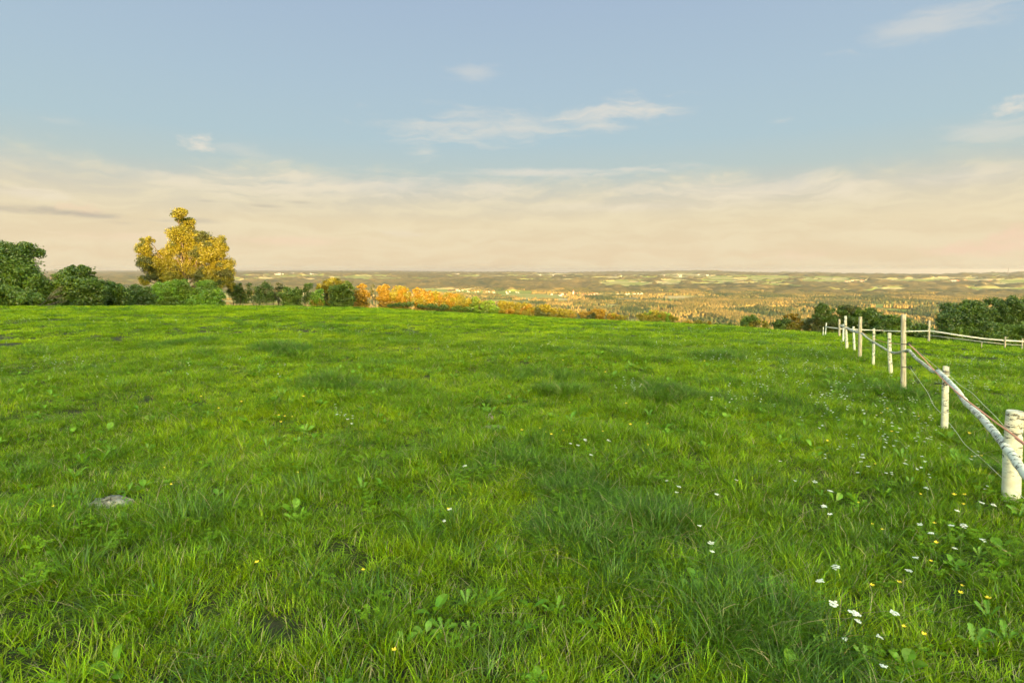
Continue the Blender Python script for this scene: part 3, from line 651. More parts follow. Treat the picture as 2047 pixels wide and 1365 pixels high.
tree('spreading_tree', 'tallest dark domed tree at the far right edge', 'tree', 62, [(2005, 612, 34, 20), (2040, 618, 38, 24), (2090, 612, 44, 28), (2010, 640, 50, 26), (2080, 645, 60, 30), (1990, 602, 18, 10)], 'leaf_dark', GR, size=0.075, trunks=2, skirt=True)
tree('low_bush', 'lighter green bush in front of the dark domed tree', 'bush', 48, [(2030, 662, 22, 12), (2050, 655, 20, 13), (2010, 672, 20, 10), (2070, 668, 26, 14)], 'leaf_mid', GR, size=0.062, trunks=2, skirt=True, sc=1.25)

def bare_tree():
    random.seed(90); Y = 43.5; b = at(76, 604, Y); bz = hz(b.x, Y); mb = MB()
    def go(p, d, L, r, lev):
        q = p + d * L; pts = branch(mb, p, q, r, r * .5, 5, .04, 5)
        if lev == 0: return
        for k in range(4 if lev > 1 else 3):
            t = random.uniform(.35, 1); s = p.lerp(q, t)
            nd = (d + Vector((random.uniform(-.1, .75), random.uniform(-.4, .4), random.uniform(-.55, .35)))).normalized()
            go(s, nd, L * random.uniform(.45, .7), r * .5, lev - 1)
    p0 = Vector((b.x, Y, bz - .1))
    go(p0, Vector((.7, 0, .75)).normalized(), 1.5, .024, 3); go(p0 + Vector((.1, 0, .05)), Vector((.95, 0, .35)).normalized(), 1.4, .02, 2)
    o = mb.build('dead_branch', M['dead']); tag(o, 'fan of bare dead branches in front of the dark wood on the left', 'dead branches')
bare_tree()

# ------------------------------------------------------------------ fence
random.seed(21)
fence = empty('pasture_fence', (at(1808, 773, 8).x, 8, 0)); fo = fence.location.copy()
tag(fence, 'white birch pole fence with grey stakes, wires and orange tape running up the meadow', 'fence')
def post_spot(px, py, h=0.10):
    X, Y = ground(px, py, 1.5, 120, h); return X, Y, hz(X, Y)
def post(top, bot, wpx, mat, label=None, lean=None, jag=.03, name='post', parent=None, origin=None, kinks=0.0, nseg=14):
    X, Y, z = post_spot(*bot); t = at(top[0], top[1], Y); k = hypot(Y, 0) / F
    k = Vector((X, Y, z - CAMZ)).length / hypot(F, hypot(bot[0] - 1023.5, bot[1] - 682.5)); r = wpx * k * .84 / 2
    b = Vector((X, Y, z - .25)); t = Vector(t); pts = []; rad = []
    n = 9
    for i in range(n + 1):
        s = i / n; p = b.lerp(t, s)
        p += Vector((sin(s * 5 + X * 7), cos(s * 4 + X * 3), 0)) * r * kinks
        pts.append(p - (origin or fo)); rad.append(r * (1.06 - .14 * s) * (1 + random.uniform(-.03, .03)))
    pts.append(pts[-1] + Vector((0, 0, .004))); rad.append(rad[-1] * .95)
    mb = MB(); mb.tube(pts, rad, nseg, True, jag)
    o = mb.build(name, M[mat], parent or fence)
    if label: o['label'] = label
    return o, Vector((X, Y, z)), r, t
P = {}; PX = {}
PX[1] = ((2030, 822)[0] + (2027, 975)[0]) / 2
P[1] = post((2030, 822), (2027, 975), 36, 'birch', 'thick white birch post sawn flat, nearest to the camera', kinks=.12, nseg=20)
PX[2] = ((1893, 733)[0] + (1889, 842)[0]) / 2
P[2] = post((1893, 733), (1889, 842), 14, 'birch', 'white birch post with black scars', kinks=.25)
PX[3] = ((1806, 629)[0] + (1810, 772)[0]) / 2
P[3] = post((1806, 629), (1810, 772), 11.5, 'stake', 'tall grey weathered stake with black insulators')
PX[4] = ((1778, 666)[0] + (1784, 739)[0]) / 2
P[4] = post((1778, 666), (1784, 739), 8.5, 'birch', 'short bent birch post left of the tall stake', kinks=.5)
PX[5] = ((1747, 657)[0] + (1748, 721)[0]) / 2
P[5] = post((1747, 657), (1748, 721), 6, 'birch')
PX[6] = ((1720, 634)[0] + (1721, 707)[0]) / 2
P[6] = post((1720, 634), (1721, 707), 8, 'stake', 'second tall weathered stake')
PX[7] = ((1706, 653)[0] + (1711, 695)[0]) / 2
P[7] = post((1706, 653), (1711, 695), 5, 'birch_clean')
PX[8] = ((1691.5, 632)[0] + (1693, 690)[0]) / 2
P[8] = post((1691.5, 632), (1693, 690), 6, 'birch', kinks=.4)
PX[9] = ((1686, 648)[0] + (1687, 676)[0]) / 2
P[9] = post((1686, 648), (1687, 676), 4, 'birch_clean')
PX[10] = ((1678, 638)[0] + (1679, 668)[0]) / 2
P[10] = post((1678, 638), (1679, 668), 4.5, 'stake')
PX[11] = ((1652, 645)[0] + (1650, 666)[0]) / 2
P[11] = post((1652, 645), (1650, 666), 2.6, 'birch_clean')
PX[12] = ((1646, 654)[0] + (1646, 666)[0]) / 2
P[12] = post((1646, 654), (1646, 666), 2.2, 'birch_clean')
def depth_at(i): return P[i][1].y
def rail(path, name, mat, rpx, nseg=12, jit=.05, sub=5):
    """path: (px, py, Y); a Catmull-Rom curve through the points"""
    w = [at(*p) - fo for p in path]; out = []; rr = []
    R = [rpx[0] + (rpx[1] - rpx[0]) * i / (len(w) - 1) for i in range(len(w))] if not isinstance(rpx, list) else rpx
    for i in range(len(w) - 1):
        p0, p1, p2, p3 = w[max(i - 1, 0)], w[i], w[i + 1], w[min(i + 2, len(w) - 1)]
        for s in range(sub):
            t = s / sub
            out.append(.5 * ((2 * p1) + (p2 - p0) * t + (2 * p0 - 5 * p1 + 4 * p2 - p3) * t * t + (3 * p1 - p0 - 3 * p2 + p3) * t ** 3)); rr.append(R[i] + (R[i + 1] - R[i]) * t)
    out.append(w[-1]); rr.append(R[-1])
    if mat.startswith('birch'):
        for i in range(1, len(out) - 1): out[i] = out[i] + Vector((random.uniform(-.14, .14), random.uniform(-.14, .14), random.uniform(-.14, .14))) * rr[i]; rr[i] *= random.uniform(.95, 1.05)
    mb = MB(); mb.tube(out, rr, nseg, True, jit); return mb.build(name, M[mat], fence)
def c5(x, y): return 1620 + x * .29307, 600 + y * .29307
y1, y2, y3, y4, y5, y6, y8 = [depth_at(i) for i in (1, 2, 3, 4, 5, 6, 8)]
def ydep(px):      # the fence line's depth at a photo column
    xs = sorted((PX[i], P[i][1].y) for i in (1, 2, 3, 4, 5, 6, 8, 10, 11)); u = px
    inv = np.interp(u, [a for a, b in xs], [1 / b for a, b in xs]); 
    if u > xs[-1][0]: inv = inv + (u - xs[-1][0]) * (1 / xs[-1][1] - 1 / xs[-3][1]) / (xs[-1][0] - xs[-3][0])
    return 1 / inv
def path5(pts, dy=0.0, f=1.0):
    r = []
    for p in pts:
        px, py = c5(*p); r.append((px, py, (ydep(px) + dy) * f))
    return r
rail(path5([(1640, 1345), (1530, 1250), (1457, 1172), (1380, 1065), (1300, 955), (1245, 890), (1180, 815), (1110, 745), (1060, 695), (1005, 620), (950, 560), (905, 515), (868, 482)], 0, .955), 'rail', 'birch_clean', (.030, .021), 16, .06)
rail(path5([(872, 486), (835, 484), (770, 432), (720, 395), (690, 360), (672, 342), (650, 345)], -.06), 'rail', 'birch', (.020, .018), 12)
rail(path5([(650, 345), (620, 352), (575, 360), (530, 345), (480, 315), (430, 285), (395, 262), (350, 226)], -.05), 'rail', 'birch', (.018, .018), 10)
rail(path5([(340, 222), (300, 214), (262, 196), (235, 185), (206, 172)], -.05), 'rail', 'birch', (.03, .035), 8)
rail(path5([(672, 300), (760, 385), (850, 485)], -.10), 'tape', 'orange', (.006, .007), 6, 0)
rail(path5([(850, 485), (935, 570), (1040, 662), (1140, 738), (1240, 815), (1335, 883), (1420, 945)], 0, .935), 'tape', 'orange', (.005, .0065), 6, 0)
rail(path5([(1405, 940), (1457, 978), (1560, 1050)], 0, .92), 'tape', 'orange', (.010, .010), 6, 0)
rail(path5([(672, 298), (760, 370), (830, 430), (880, 470), (950, 515), (1020, 578), (1100, 630), (1180, 712), (1260, 790), (1335, 875)], .05), 'wire', 'wire', (.0019, .0017), 5, 0)
rail(path5([(682, 462), (740, 545), (800, 630), (840, 715), (890, 770), (945, 835), (1000, 905), (1040, 965), (1090, 1015), (1180, 1090), (1290, 1195), (1370, 1275), (1457, 1350)], -.03), 'wire', 'wire', (.0021, .0018), 5, 0)
rail(path5([(345, 215), (420, 255), (500, 285), (620, 300), (672, 300)], .02), 'tape', 'orange', (.004, .004), 5, 0)
def insul(px, py, dy, par):
    Y = ydep(px) + dy; p = at(px, py, Y) - fo; mb = MB()
    for q in range(6):
        a = q * pi / 3; b_ = (q + 1) * pi / 3
        mb.tube([p + Vector((.022 * cos(a), 0, .018 * sin(a))), p + Vector((.022 * cos(b_), 0, .018 * sin(b_)))], [.006, .006], 6)
    mb.tube([p + Vector((-.10, .02, -.002)), p + Vector((-.02, 0, 0))], [.006, .007], 6)
    o = mb.build('insulator', M['black'], par)
x_, y_ = c5(676, 300); insul(x_, y_, -.03, P[3][0]); x_, y_ = c5(680, 458); insul(x_, y_, -.03, P[3][0])
x_, y_ = c5(922, 570); insul(x_, y_, -.1, P[2][0]); x_, y_ = c5(429, 289); insul(x_, y_, -.08, P[5][0])
def strap(i, px, py, hpx):
    Y = P[i][1].y; r = P[i][2]; a = at(px, py - hpx, Y) - fo; b = at(px, py + hpx, Y) - fo; mb = MB(); mb.tube([a, b], [r * 1.14, r * 1.12], 14); mb.build('binding', M['black'], P[i][0])
x_, y_ = c5(641, 348); strap(3, 1809, y_, 2.4)
# second fence: thin stakes with a light rope across the right meadow
fence2 = empty('rope_fence', at(1858, 679, 30)); f2 = fence2.location.copy(); tag(fence2, 'far fence of thin stakes joined by a pale rope across the right meadow', 'fence')
Q = []
for tp, bt, w, lb in [((1858, 641), (1858, 678), 4.6, 'tall grey stake'), ((2010, 673), (2010, 691), 3.2, 'short yellowish stake'), ((2044, 677), (2044, 694), 3.2, 'short yellowish stake at the picture edge'), ((1963, 684), (1963, 689), 1.6, None), ((2100, 684), (2100, 700), 3.2, None)]:
    Q.append(post(tp, bt, w, 'stake', lb, parent=fence2, origin=f2))
def wire2(pts, r, mat, name):
    mb = MB(); mb.tube([at(*p) - f2 for p in pts], [r] * len(pts), 5); mb.build(name, M[mat], fence2)
ya, yb, yc = Q[0][1].y, Q[1][1].y, Q[2][1].y
y10 = P[10][1].y
wire2([(1650, 653, P[11][1].y), (1679, 657, y10), (1720, 659, (y10 + ya) / 2), (1765, 661, (y10 + ya) / 2 + 1), (1806, 662.5, ya), (1858, 661.5, ya)], .022, 'rope', 'rope')
wire2([(1858, 661, ya), (1890, 666, ya + (yb - ya) * .2), (1925, 671.5, ya + (yb - ya) * .45), (1965, 677, ya + (yb - ya) * .7), (2010, 680.5, yb), (2044, 682.5, yc), (2100, 689, yc)], .028, 'rope', 'rope')
wire2([(1858, 670, ya), (1930, 679, (ya + yb) / 2), (2010, 688, yb), (2044, 690, yc)], .010, 'wire', 'wire')

# ------------------------------------------------------------------ stones
def stone(px, py, L, Wd, h, rz, label, name='stone'):
    random.seed(int(px)); X, Y = ground(px, py, 1.5, 60, .02); n = 22; m = 7; V = []
    for i in range(m):
        t = i / (m - 1); rr = math.sqrt(1 - t ** 2.6) if t < 1 else 0; zz = t * h
        for k in range(n):
            a = 2 * pi * k / n; w = 1 + .22 * (float(vn(np.array(cos(a) * 1.4 + 5), np.array(sin(a) * 1.4 + 5), int(px))) - .5) * 2
            V.append((cos(a) * L * rr * w, sin(a) * Wd * rr * w, zz + (random.uniform(-.22, .22) * h if i else -.05)))
    Fc = [(i * n + k, i * n + (k + 1) % n, (i + 1) * n + (k + 1) % n, (i + 1) * n + k) for i in range(m - 1) for k in range(n)]
    o = mesh_np(name, V, Fc, M['stone'], None, False); o.location = (X, Y, hz(X, Y)); o.rotation_euler.z = rz
    tag(o, label, 'stone'); return (X, Y, max(L, Wd))
STONES = [stone(222, 1004, .15, .09, .055, .25, 'flat grey cracked stone half sunk in the grass on the left'),
          stone(990, 856, .13, .06, .05, -.2, 'small pale stone lying in a grass hollow near the centre'),
          stone(981, 838, .03, .05, .08, .2, 'thin grey stone standing just behind the small pale stone')]
BARE = [(ground(1360, 915) + (.22,)), (ground(560, 1275) + (.07,)), (ground(330, 1275) + (.06,)), (ground(860, 1330) + (.06,)), (ground(30, 1300) + (.09,)), (ground(1290, 985) + (.10,))]

# ------------------------------------------------------------------ grass and herbs
PROT = bpy.data.collections.new("prototypes_unlinked")
def blade_tuft(name, n, rad, h, w, lean, droop, mat, seed, seg=3, dry=0.0):
    rs = np.random.RandomState(seed)
    a = rs.uniform(0, 2 * pi, n); rr = rad * np.sqrt(rs.rand(n)); x0 = rr * np.cos(a); y0 = rr * np.sin(a)
    ph = a + rs.normal(size=n) * .9; L = h * rs.uniform(.45, 1.1, n); ln = np.abs(rs.normal(size=n)) * lean + .05; dr = droop * rs.uniform(.2, 1.3, n); ww = w * rs.uniform(.6, 1.25, n) * .5
    dxv, dyv = np.cos(ph), np.sin(ph); tw = rs.normal(size=n) * .6; sx, sy = -np.sin(ph + tw), np.cos(ph + tw)
    V = []
    for s in range(seg + 1):
        t = s / seg; hor = L * (ln * t + dr * t * t); ver = L * (t - .5 * dr * t * t * t - .12 * ln * t)
        cxp = x0 + dxv * hor; cyp = y0 + dyv * hor; wd = ww * (1 - t ** 1.8) * (0.75 + .5 * t if t < .5 else 1)
        zz = ver - .02
        if s < seg: V += [np.stack([cxp - sx * wd, cyp - sy * wd, zz], -1), np.stack([cxp + sx * wd, cyp + sy * wd, zz], -1)]
        else: V += [np.stack([cxp, cyp, zz], -1)]
    m = 2 * seg + 1; V = np.stack(V, 1).reshape(-1, 3)
    quads = [(2 * s, 2 * s + 1, 2 * s + 3, 2 * s + 2) for s in range(seg - 1)]; tri = (2 * seg - 2, 2 * seg - 1, 2 * seg)
    flat = []; npr = []
    for s in quads: npr.append(4); flat += list(s)
    npr.append(3); flat += list(tri)
    flat = (np.arange(n)[:, None] * m + np.array(flat)[None]).ravel(); npr = np.tile(npr, n)
    o = mesh_np(name, V, flat, [M[mat], M['grass_dry']], None, True, npr, PROT)
    if dry: 
        mi = np.repeat((rs.rand(n) < dry).astype(np.int32), seg); o.data.polygons.foreach_set('material_index', mi)
    return o
def leaf_shape(pts, mb, base, ph, L, Wd, rise, bend, mi=0):
    """a broad leaf: half-width profile pts [(t, w)], folded along a midrib"""
    d = Vector((cos(ph), sin(ph), 0)); s = Vector((-sin(ph), cos(ph), 0)); prev = None
    for (t, w) in pts:
        c = base + d * L * t * cos(rise) + Vector((0, 0, L * (t * sin(rise) - bend * t * t)))
        row = (c + s * w * Wd + Vector((0, 0, w * Wd * .35)), c, c - s * w * Wd + Vector((0, 0, w * Wd * .35)))
        if prev:
            mb.poly([prev[0], prev[1], row[1], row[0]], mi); mb.poly([prev[1], prev[2], row[2], row[1]], mi)
        prev = row
DAND = [(0, .08), (.12, .10), (.2, .45), (.24, .18), (.36, .6), (.4, .25), (.52, .8), (.57, .35), (.7, 1), (.76, .6), (.9, .7), (1, .02)]
OVAL = [(0, .06), (.2, .12), (.3, .6), (.5, 1), (.7, .95), (.88, .55), (1, .02)]
def rosette(name, kind, n, L, Wd, mat, seed):
    random.seed(seed); mb = MB()
    for k in range(n):
        ph = 2 * pi * k / n + random.uniform(-.4, .4); leaf_shape(kind, mb, Vector((0, 0, .0)), ph, L * random.uniform(.65, 1.15), Wd * random.uniform(.7, 1.1), random.uniform(.4, 1.15), random.uniform(.15, .5))
    return mb.build(name, M[mat], None, True, PROT)
def clover(name, seed):
    random.seed(seed); mb = MB()
    for k in range(9):
        x, y, z = random.uniform(-.05, .05), random.uniform(-.05, .05), random.uniform(.035, .085); mb.tube([(x * .5, y * .5, -.01), (x, y, z)], [.0008, .0008], 3, False)
        p0 = random.uniform(0, 2 * pi)
        for j in range(3): leaf_shape([(0, .05), (.4, .7), (.8, 1), (1, .5)], mb, Vector((x, y, z)), p0 + j * 2.09, .017, .009, .25, .1)
    return mb.build(name, M['clover'], None, True, PROT)
protos = []
def reg(o): protos.append(o); return len(protos) - 1
# collection children are picked in name order: names carry a sort key
def pn(k): return 'proto%02d' % len(protos)
A_ = [reg(blade_tuft(pn(0), 52, .06, .095, .0048, .42, .35, 'grass', 10 + i, 3, .06)) for i in range(4)]      # lawn
B_ = [reg(blade_tuft(pn(0), 42, .06, .135, .0054, .35, .55, 'grass', 20 + i, 4, .03)) for i in range(4)]       # medium
C_ = [reg(blade_tuft(pn(0), 44, .07, .20, .0050, .35, 1.0, 'grass_blue', 30 + i, 5, .03)) for i in range(4)]   # long, arching
D_ = [reg(blade_tuft(pn(0), 70, .15, .10, .0095, .45, .5, 'grass', 40 + i, 2, .04)) for i in range(3)]         # distant lawn
E_ = [reg(blade_tuft(pn(0), 70, .15, .16, .011, .4, .8, 'grass_blue', 50 + i, 3, .02)) for i in range(2)]      # distant long
R_ = [reg(rosette(pn(0), DAND, 6, .14, .020, 'weed', 60)), reg(rosette(pn(0), OVAL, 4, .11, .024, 'weed', 61)), reg(rosette(pn(0), DAND, 8, .11, .017, 'weed', 62)), reg(rosette(pn(0), OVAL, 3, .16, .030, 'weed', 63))]
L_ = [reg(clover(pn(0), 70 + i)) for i in range(2)]
def umbel(stem_mb, head_mb, H_, R, n=9, mi=0):
    top = Vector((random.uniform(-.03, .03), random.uniform(-.03, .03), H_)); stem_mb.tube([(0, 0, -.02), top * .5 + Vector((.004, 0, 0)), top], [.0016, .0014, .0011], 4, False)
    tilt = Vector((random.uniform(-.25, .25), random.uniform(-.25, .25), 0))
    for k in range(n):
        a = k * 2.4; rr = R * math.sqrt((k + .3) / n); c = top + Vector((cos(a) * rr, sin(a) * rr, .016 + random.uniform(-.003, .003))) + Vector((0, 0, tilt.x * cos(a) * rr + tilt.y * sin(a) * rr))
        stem_mb.tube([top, c], [.0006, .0005], 3, False)
        for j in range(6):
            b = j * 1.05 + k; q = c + Vector((cos(b) * .0055, sin(b) * .0055, random.uniform(0, .003))) * (R / .025)
            s = .0042 * (R / .025); u = random.uniform(0, 3); head_mb.poly([q + Vector((cos(u + w * 1.257) * s, sin(u + w * 1.257) * s, random.uniform(-.001, .001))) for w in range(5)], mi)
def buttercup(stem_mb, head_mb, H_):
    top = Vector((random.uniform(-.03, .03), random.uniform(-.03, .03), H_)); stem_mb.tube([(0, 0, -.02), top * .55 + Vector((.008, .004, 0)), top], [.0013, .0011, .0009], 4, False)
    for k in range(5):
        a = k * 2 * pi / 5; d = Vector((cos(a), sin(a), 0)); s = Vector((-sin(a), cos(a), 0))
        head_mb.poly([top, top + d * .006 + s * .005 + Vector((0, 0, .003)), top + d * .012 + s * .004 + Vector((0, 0, .009)), top + d * .012 - s * .004 + Vector((0, 0, .009)), top + d * .006 - s * .005 + Vector((0, 0, .003))])
def fl_proto(seed, kind):
    random.seed(seed); mb = MB(); hb_ = MB()
    if kind == 'w':
        for k in range(2): umbel(mb, hb_, random.uniform(.15, .24), .014, 7)
    else: buttercup(mb, hb_, random.uniform(.15, .24))
    nv = len(mb.v); mb.v += hb_.v; mb.b += hb_.b; mb.f += [tuple(i + nv for i in f) for f in hb_.f]; mb.mi += [1] * len(hb_.f)
    return mb.build(pn(0), [M['stem'], M['petal' if kind == 'w' else 'yellow']], None, False, PROT)
FW = [reg(fl_proto(80 + i, 'w')) for i in range(3)]; FY = [reg(fl_proto(90 + i, 'y')) for i in range(2)]

def gn_instances(name, X, Y, Z, idx, rot, sc, label, cat):
    V = np.stack([X, Y, Z], -1)
    me = bpy.data.meshes.new(name); me.vertices.add(len(V)); me.vertices.foreach_set('co', V.astype(np.float32).ravel())
    for an, ty, val in (('pidx', 'INT', idx), ('prot', 'FLOAT_VECTOR', rot), ('psca', 'FLOAT_VECTOR', sc)):
        a = me.attributes.new(an, ty, 'POINT'); a.data.foreach_set('vector' if ty == 'FLOAT_VECTOR' else 'value', np.asarray(val, np.int32 if ty == 'INT' else np.float32).ravel())
    me.update(); o = bpy.data.objects.new(name, me); COL.objects.link(o)
    ng = bpy.data.node_groups.new(name + '_scatter', 'GeometryNodeTree')
    ng.interface.new_socket('Geometry', in_out='INPUT', socket_type='NodeSocketGeometry'); ng.interface.new_socket('Geometry', in_out='OUTPUT', socket_type='NodeSocketGeometry')
    gi = ng.nodes.new('NodeGroupInput'); go = ng.nodes.new('NodeGroupOutput'); ip = ng.nodes.new('GeometryNodeInstanceOnPoints'); ci = ng.nodes.new('GeometryNodeCollectionInfo')
    ci.inputs['Collection'].default_value = PROT; ci.inputs['Separate Children'].default_value = True; ci.inputs['Reset Children'].default_value = True
    def na(n_, t):
        q = ng.nodes.new('GeometryNodeInputNamedAttribute'); q.data_type = t; q.inputs['Name'].default_value = n_; return q.outputs['Attribute']
    ln = ng.links.new; ln(gi.outputs[0], ip.inputs['Points']); ln(ci.outputs[0], ip.inputs['Instance']); ip.inputs['Pick Instance'].default_value = True
    ln(na('pidx', 'INT'), ip.inputs['Instance Index']); ln(na('prot', 'FLOAT_VECTOR'), ip.inputs['Rotation']); ln(na('psca', 'FLOAT_VECTOR'), ip.inputs['Scale']); ln(ip.outputs[0], go.inputs[0])
    md = o.modifiers.new('scatter', 'NODES'); md.node_group = ng
    tag(o, label, cat, None, 'stuff'); return o

TUSS = [(560, 700, 90, 16, 1.0), (1120, 785, 75, 16, 1.0), (1330, 800, 70, 22, 1.25), (1440, 716, 60, 12, 1.0), (1055, 712, 35, 7, .9), (490, 652, 30, 9, .9), (845, 640, 25, 6, .6), (920, 650, 30, 7, .7), (650, 768, 60, 12, .7), (1190, 650, 50, 5, .8), (710, 640, 30, 6, .7), (520, 634, 30, 6, .7),
        (1690, 785, 45, 14, .9), (250, 778, 60, 12, .7), (400, 1055, 70, 60, 1.0), (1110, 1075, 90, 40, .8), (1480, 1290, 60, 50, .8), (1290, 1060, 90, 35, .8), (140, 700, 40, 6, .6), (190, 622, 30, 4, .6), (330, 790, 50, 10, .6), (600, 990, 60, 18, .5), (40, 960, 60, 25, .7), (870, 765, 60, 10, .5), (1500, 690, 60, 8, .7), (1250, 690, 50, 7, .6)]
TW = []
for (px, py, rx, ry, am) in TUSS:
    x, y = ground(px, py, 1, 90); x2, _y = ground(px + rx, py, 1, 90); TW.append((x, y, max(abs(x2 - x), .25), am))
def tuss(X, Y):
    t = np.zeros_like(X)
    for (x, y, r, am) in TW: t = np.maximum(t, am * np.exp(-(((X - x) / r) ** 2 + ((Y - y) / (r * .9)) ** 2) * 1.2))
    return t
AZM = radians(50)
def scatter(n, r0, r1, seed):
    rs = np.random.RandomState(seed); a = rs.uniform(-AZM, AZM, n); r = np.sqrt(rs.uniform(r0 * r0, r1 * r1, n)); return r * np.sin(a), r * np.cos(a), rs
def bare_mask(X, Y):
    k = np.ones(len(X), bool)
    for (x, y, r) in STONES: k &= ((X - x) ** 2 + (Y - y) ** 2) > (r * .8) ** 2
    return k
def soilpatch(X, Y):
    d = np.full(len(X), 9.0)
    for (x, y, r) in BARE: d = np.minimum(d, np.sqrt((X - x) ** 2 + (Y - y) ** 2) / r)
    return d
GX = []; 
def layer(n, r0, r1, seed, near):
    X, Y, rs = scatter(n, r0, r1, seed); k = bare_mask(X, Y) & ((soilpatch(X, Y) > 1) | (rs.rand(n) < .3)); X, Y = X[k], Y[k]; n = len(X); r = np.hypot(X, Y)
    t = tuss(X, Y); n1 = fbm(X / 1.1, Y / 1.1, 91, 3); n2 = fbm(X / 4.5, Y / 4.5, 95, 3); nn = fbm(X / .35, Y / .35, 98, 2)
    lng = t + sstep(.62, .76, n1) * .62 + sstep(.6, .72, n2) * .2 + rs.uniform(-.18, .18, n)
    hs = np.clip(.52 + .56 * n1 + 1.0 * (nn - .5), .3, 2) * (1 + .55 * t) * rs.uniform(.75, 1.25, n)
    u = rs.rand(n)
    if near:
        a = rs.choice(A_, n); b = rs.choice(B_, n); c_ = rs.choice(C_, n)
        idx = np.where((lng > .62) | (rs.rand(n) < .05), c_, np.where((n1 + n2 * .5 + rs.uniform(-.15, .15, n)) > .74, b, a))
    else:
        idx = np.where(lng > .62, rs.choice(E_, n), rs.choice(D_, n)); hs = hs * .95
    rot = np.stack([rs.normal(size=n) * .10, rs.normal(size=n) * .10, rs.uniform(0, 2 * pi, n)], -1)
    wsc = rs.uniform(.85, 1.2, n) * (1 if near else 1) * np.where(r > 30, 1.35, 1.0)
    GX.append((X, Y, H(X, Y), idx, rot, np.stack([wsc, wsc, hs * (wsc if not near else 1)], -1)))
layer(14500, 1.0, 8.0, 1, True); layer(26000, 8.0, 16.5, 2, True); layer(36000, 15.5, 42, 3, False); layer(26000, 42, 78, 4, False)
cat = [np.concatenate([q[i] for q in GX]) for i in range(6)]
gn_instances('grass', *cat, 'lush green pasture grass covering the whole slope in uneven tufts', 'grass')
# broad-leaved herbs and clover
X1, Y1, rs = scatter(1500, 1.2, 12, 5); k = fbm(X1 / .9, Y1 / .9, 120, 2) > .44; X1, Y1 = X1[k], Y1[k]; n = len(X1)
s = rs.uniform(.55, 1.15, n)
gn_instances('meadow_weeds', X1, Y1, H(X1, Y1) + .015, rs.choice(R_, n), np.stack([rs.normal(size=n) * .2, rs.normal(size=n) * .2, rs.uniform(0, 6.28, n)], -1), np.stack([s, s, s], -1), 'broad dandelion and dock leaves pushing through the near grass', 'weeds')
X1, Y1, rs = scatter(1500, 1.2, 9, 6); k = fbm(X1 / .6, Y1 / .6, 130, 2) > .5; X1, Y1 = X1[k], Y1[k]; n = len(X1); s = rs.uniform(.6, 1.1, n)
gn_instances('clover', X1, Y1, H(X1, Y1) + .02, rs.choice(L_, n), np.stack([rs.normal(size=n) * .1, rs.normal(size=n) * .1, rs.uniform(0, 6.28, n)], -1), np.stack([s, s, s], -1), 'small clover leaves filling the hollows of the near grass', 'clover')

# flowers: the nearest as things, the rest of the haze of blossoms as one mass
random.seed(33); fr = np.random.RandomState(77)
def flower_spots(regions, seed):
    rs = np.random.RandomState(seed); out = []
    for (px, py, rx, ry, n) in regions:
        for _ in range(int(n * .55) + 1):
            out.append((px + rs.normal() * rx * .5, py + rs.normal() * ry * .5))
    return [p for p in out if p[1] > 622]
WR = [(1650, 745, 70, 50, 70), (1540, 740, 80, 40, 50), (1700, 790, 130, 70, 60), (1800, 810, 110, 70, 50), (1830, 890, 150, 70, 42), (1700, 860, 150, 70, 30), (1930, 760, 110, 30, 70), (1960, 720, 90, 15, 70), (1600, 700, 160, 20, 90), (1300, 680, 220, 20, 90),
      (1260, 770, 40, 12, 26), (1500, 790, 90, 25, 30), (1000, 690, 300, 22, 50), (700, 660, 300, 14, 60), (330, 640, 200, 10, 70), (120, 720, 110, 35, 70), (60, 640, 60, 8, 30), (500, 720, 200, 30, 30), (1400, 660, 120, 8, 50), (1560, 668, 80, 6, 40), (1230, 655, 100, 6, 30), (1450, 715, 60, 12, 30), (690, 832, 25, 10, 8)]
far = [q for q in flower_spots(WR, 3)]
xs = []; ys = []
for (px, py) in far:
    x, y = ground(px, py, 2, 75, .14, 500)
    if y < 74: xs.append(x); ys.append(y)
xs = np.array(xs); ys = np.array(ys); n = len(xs); sc_ = fr.uniform(.75, 1.2, n) * np.where(ys > 12, .85, .75)
gn_instances('white_wildflowers', xs, ys, H(xs, ys), fr.choice(FW, n), np.stack([fr.normal(size=n) * .1, fr.normal(size=n) * .1, fr.uniform(0, 6.28, n)], -1), np.stack([sc_, sc_, sc_ * .95], -1), 'countless tiny white umbel blossoms sprinkled over the slope', 'wildflowers')
YR = [(1200, 850, 300, 60, 12), (1300, 720, 300, 40, 20), (600, 800, 300, 90, 16), (1750, 860, 140, 80, 10), (1850, 1000, 130, 80, 6)]
fy = flower_spots(YR, 4); xs = []; ys = []
for (px, py) in fy:
    x, y = ground(px, py, 2, 60, .14, 500); xs.append(x); ys.append(y)
xs = np.array(xs); ys = np.array(ys); n = len(xs); sc_ = fr.uniform(.8, 1.2, n)
gn_instances('yellow_wildflowers', xs, ys, H(xs, ys), fr.choice(FY, n), np.stack([fr.normal(size=n) * .1, fr.normal(size=n) * .1, fr.uniform(0, 6.28, n)], -1), np.stack([sc_, sc_, sc_], -1), 'tiny yellow buttercups sprinkled over the slope', 'wildflowers')
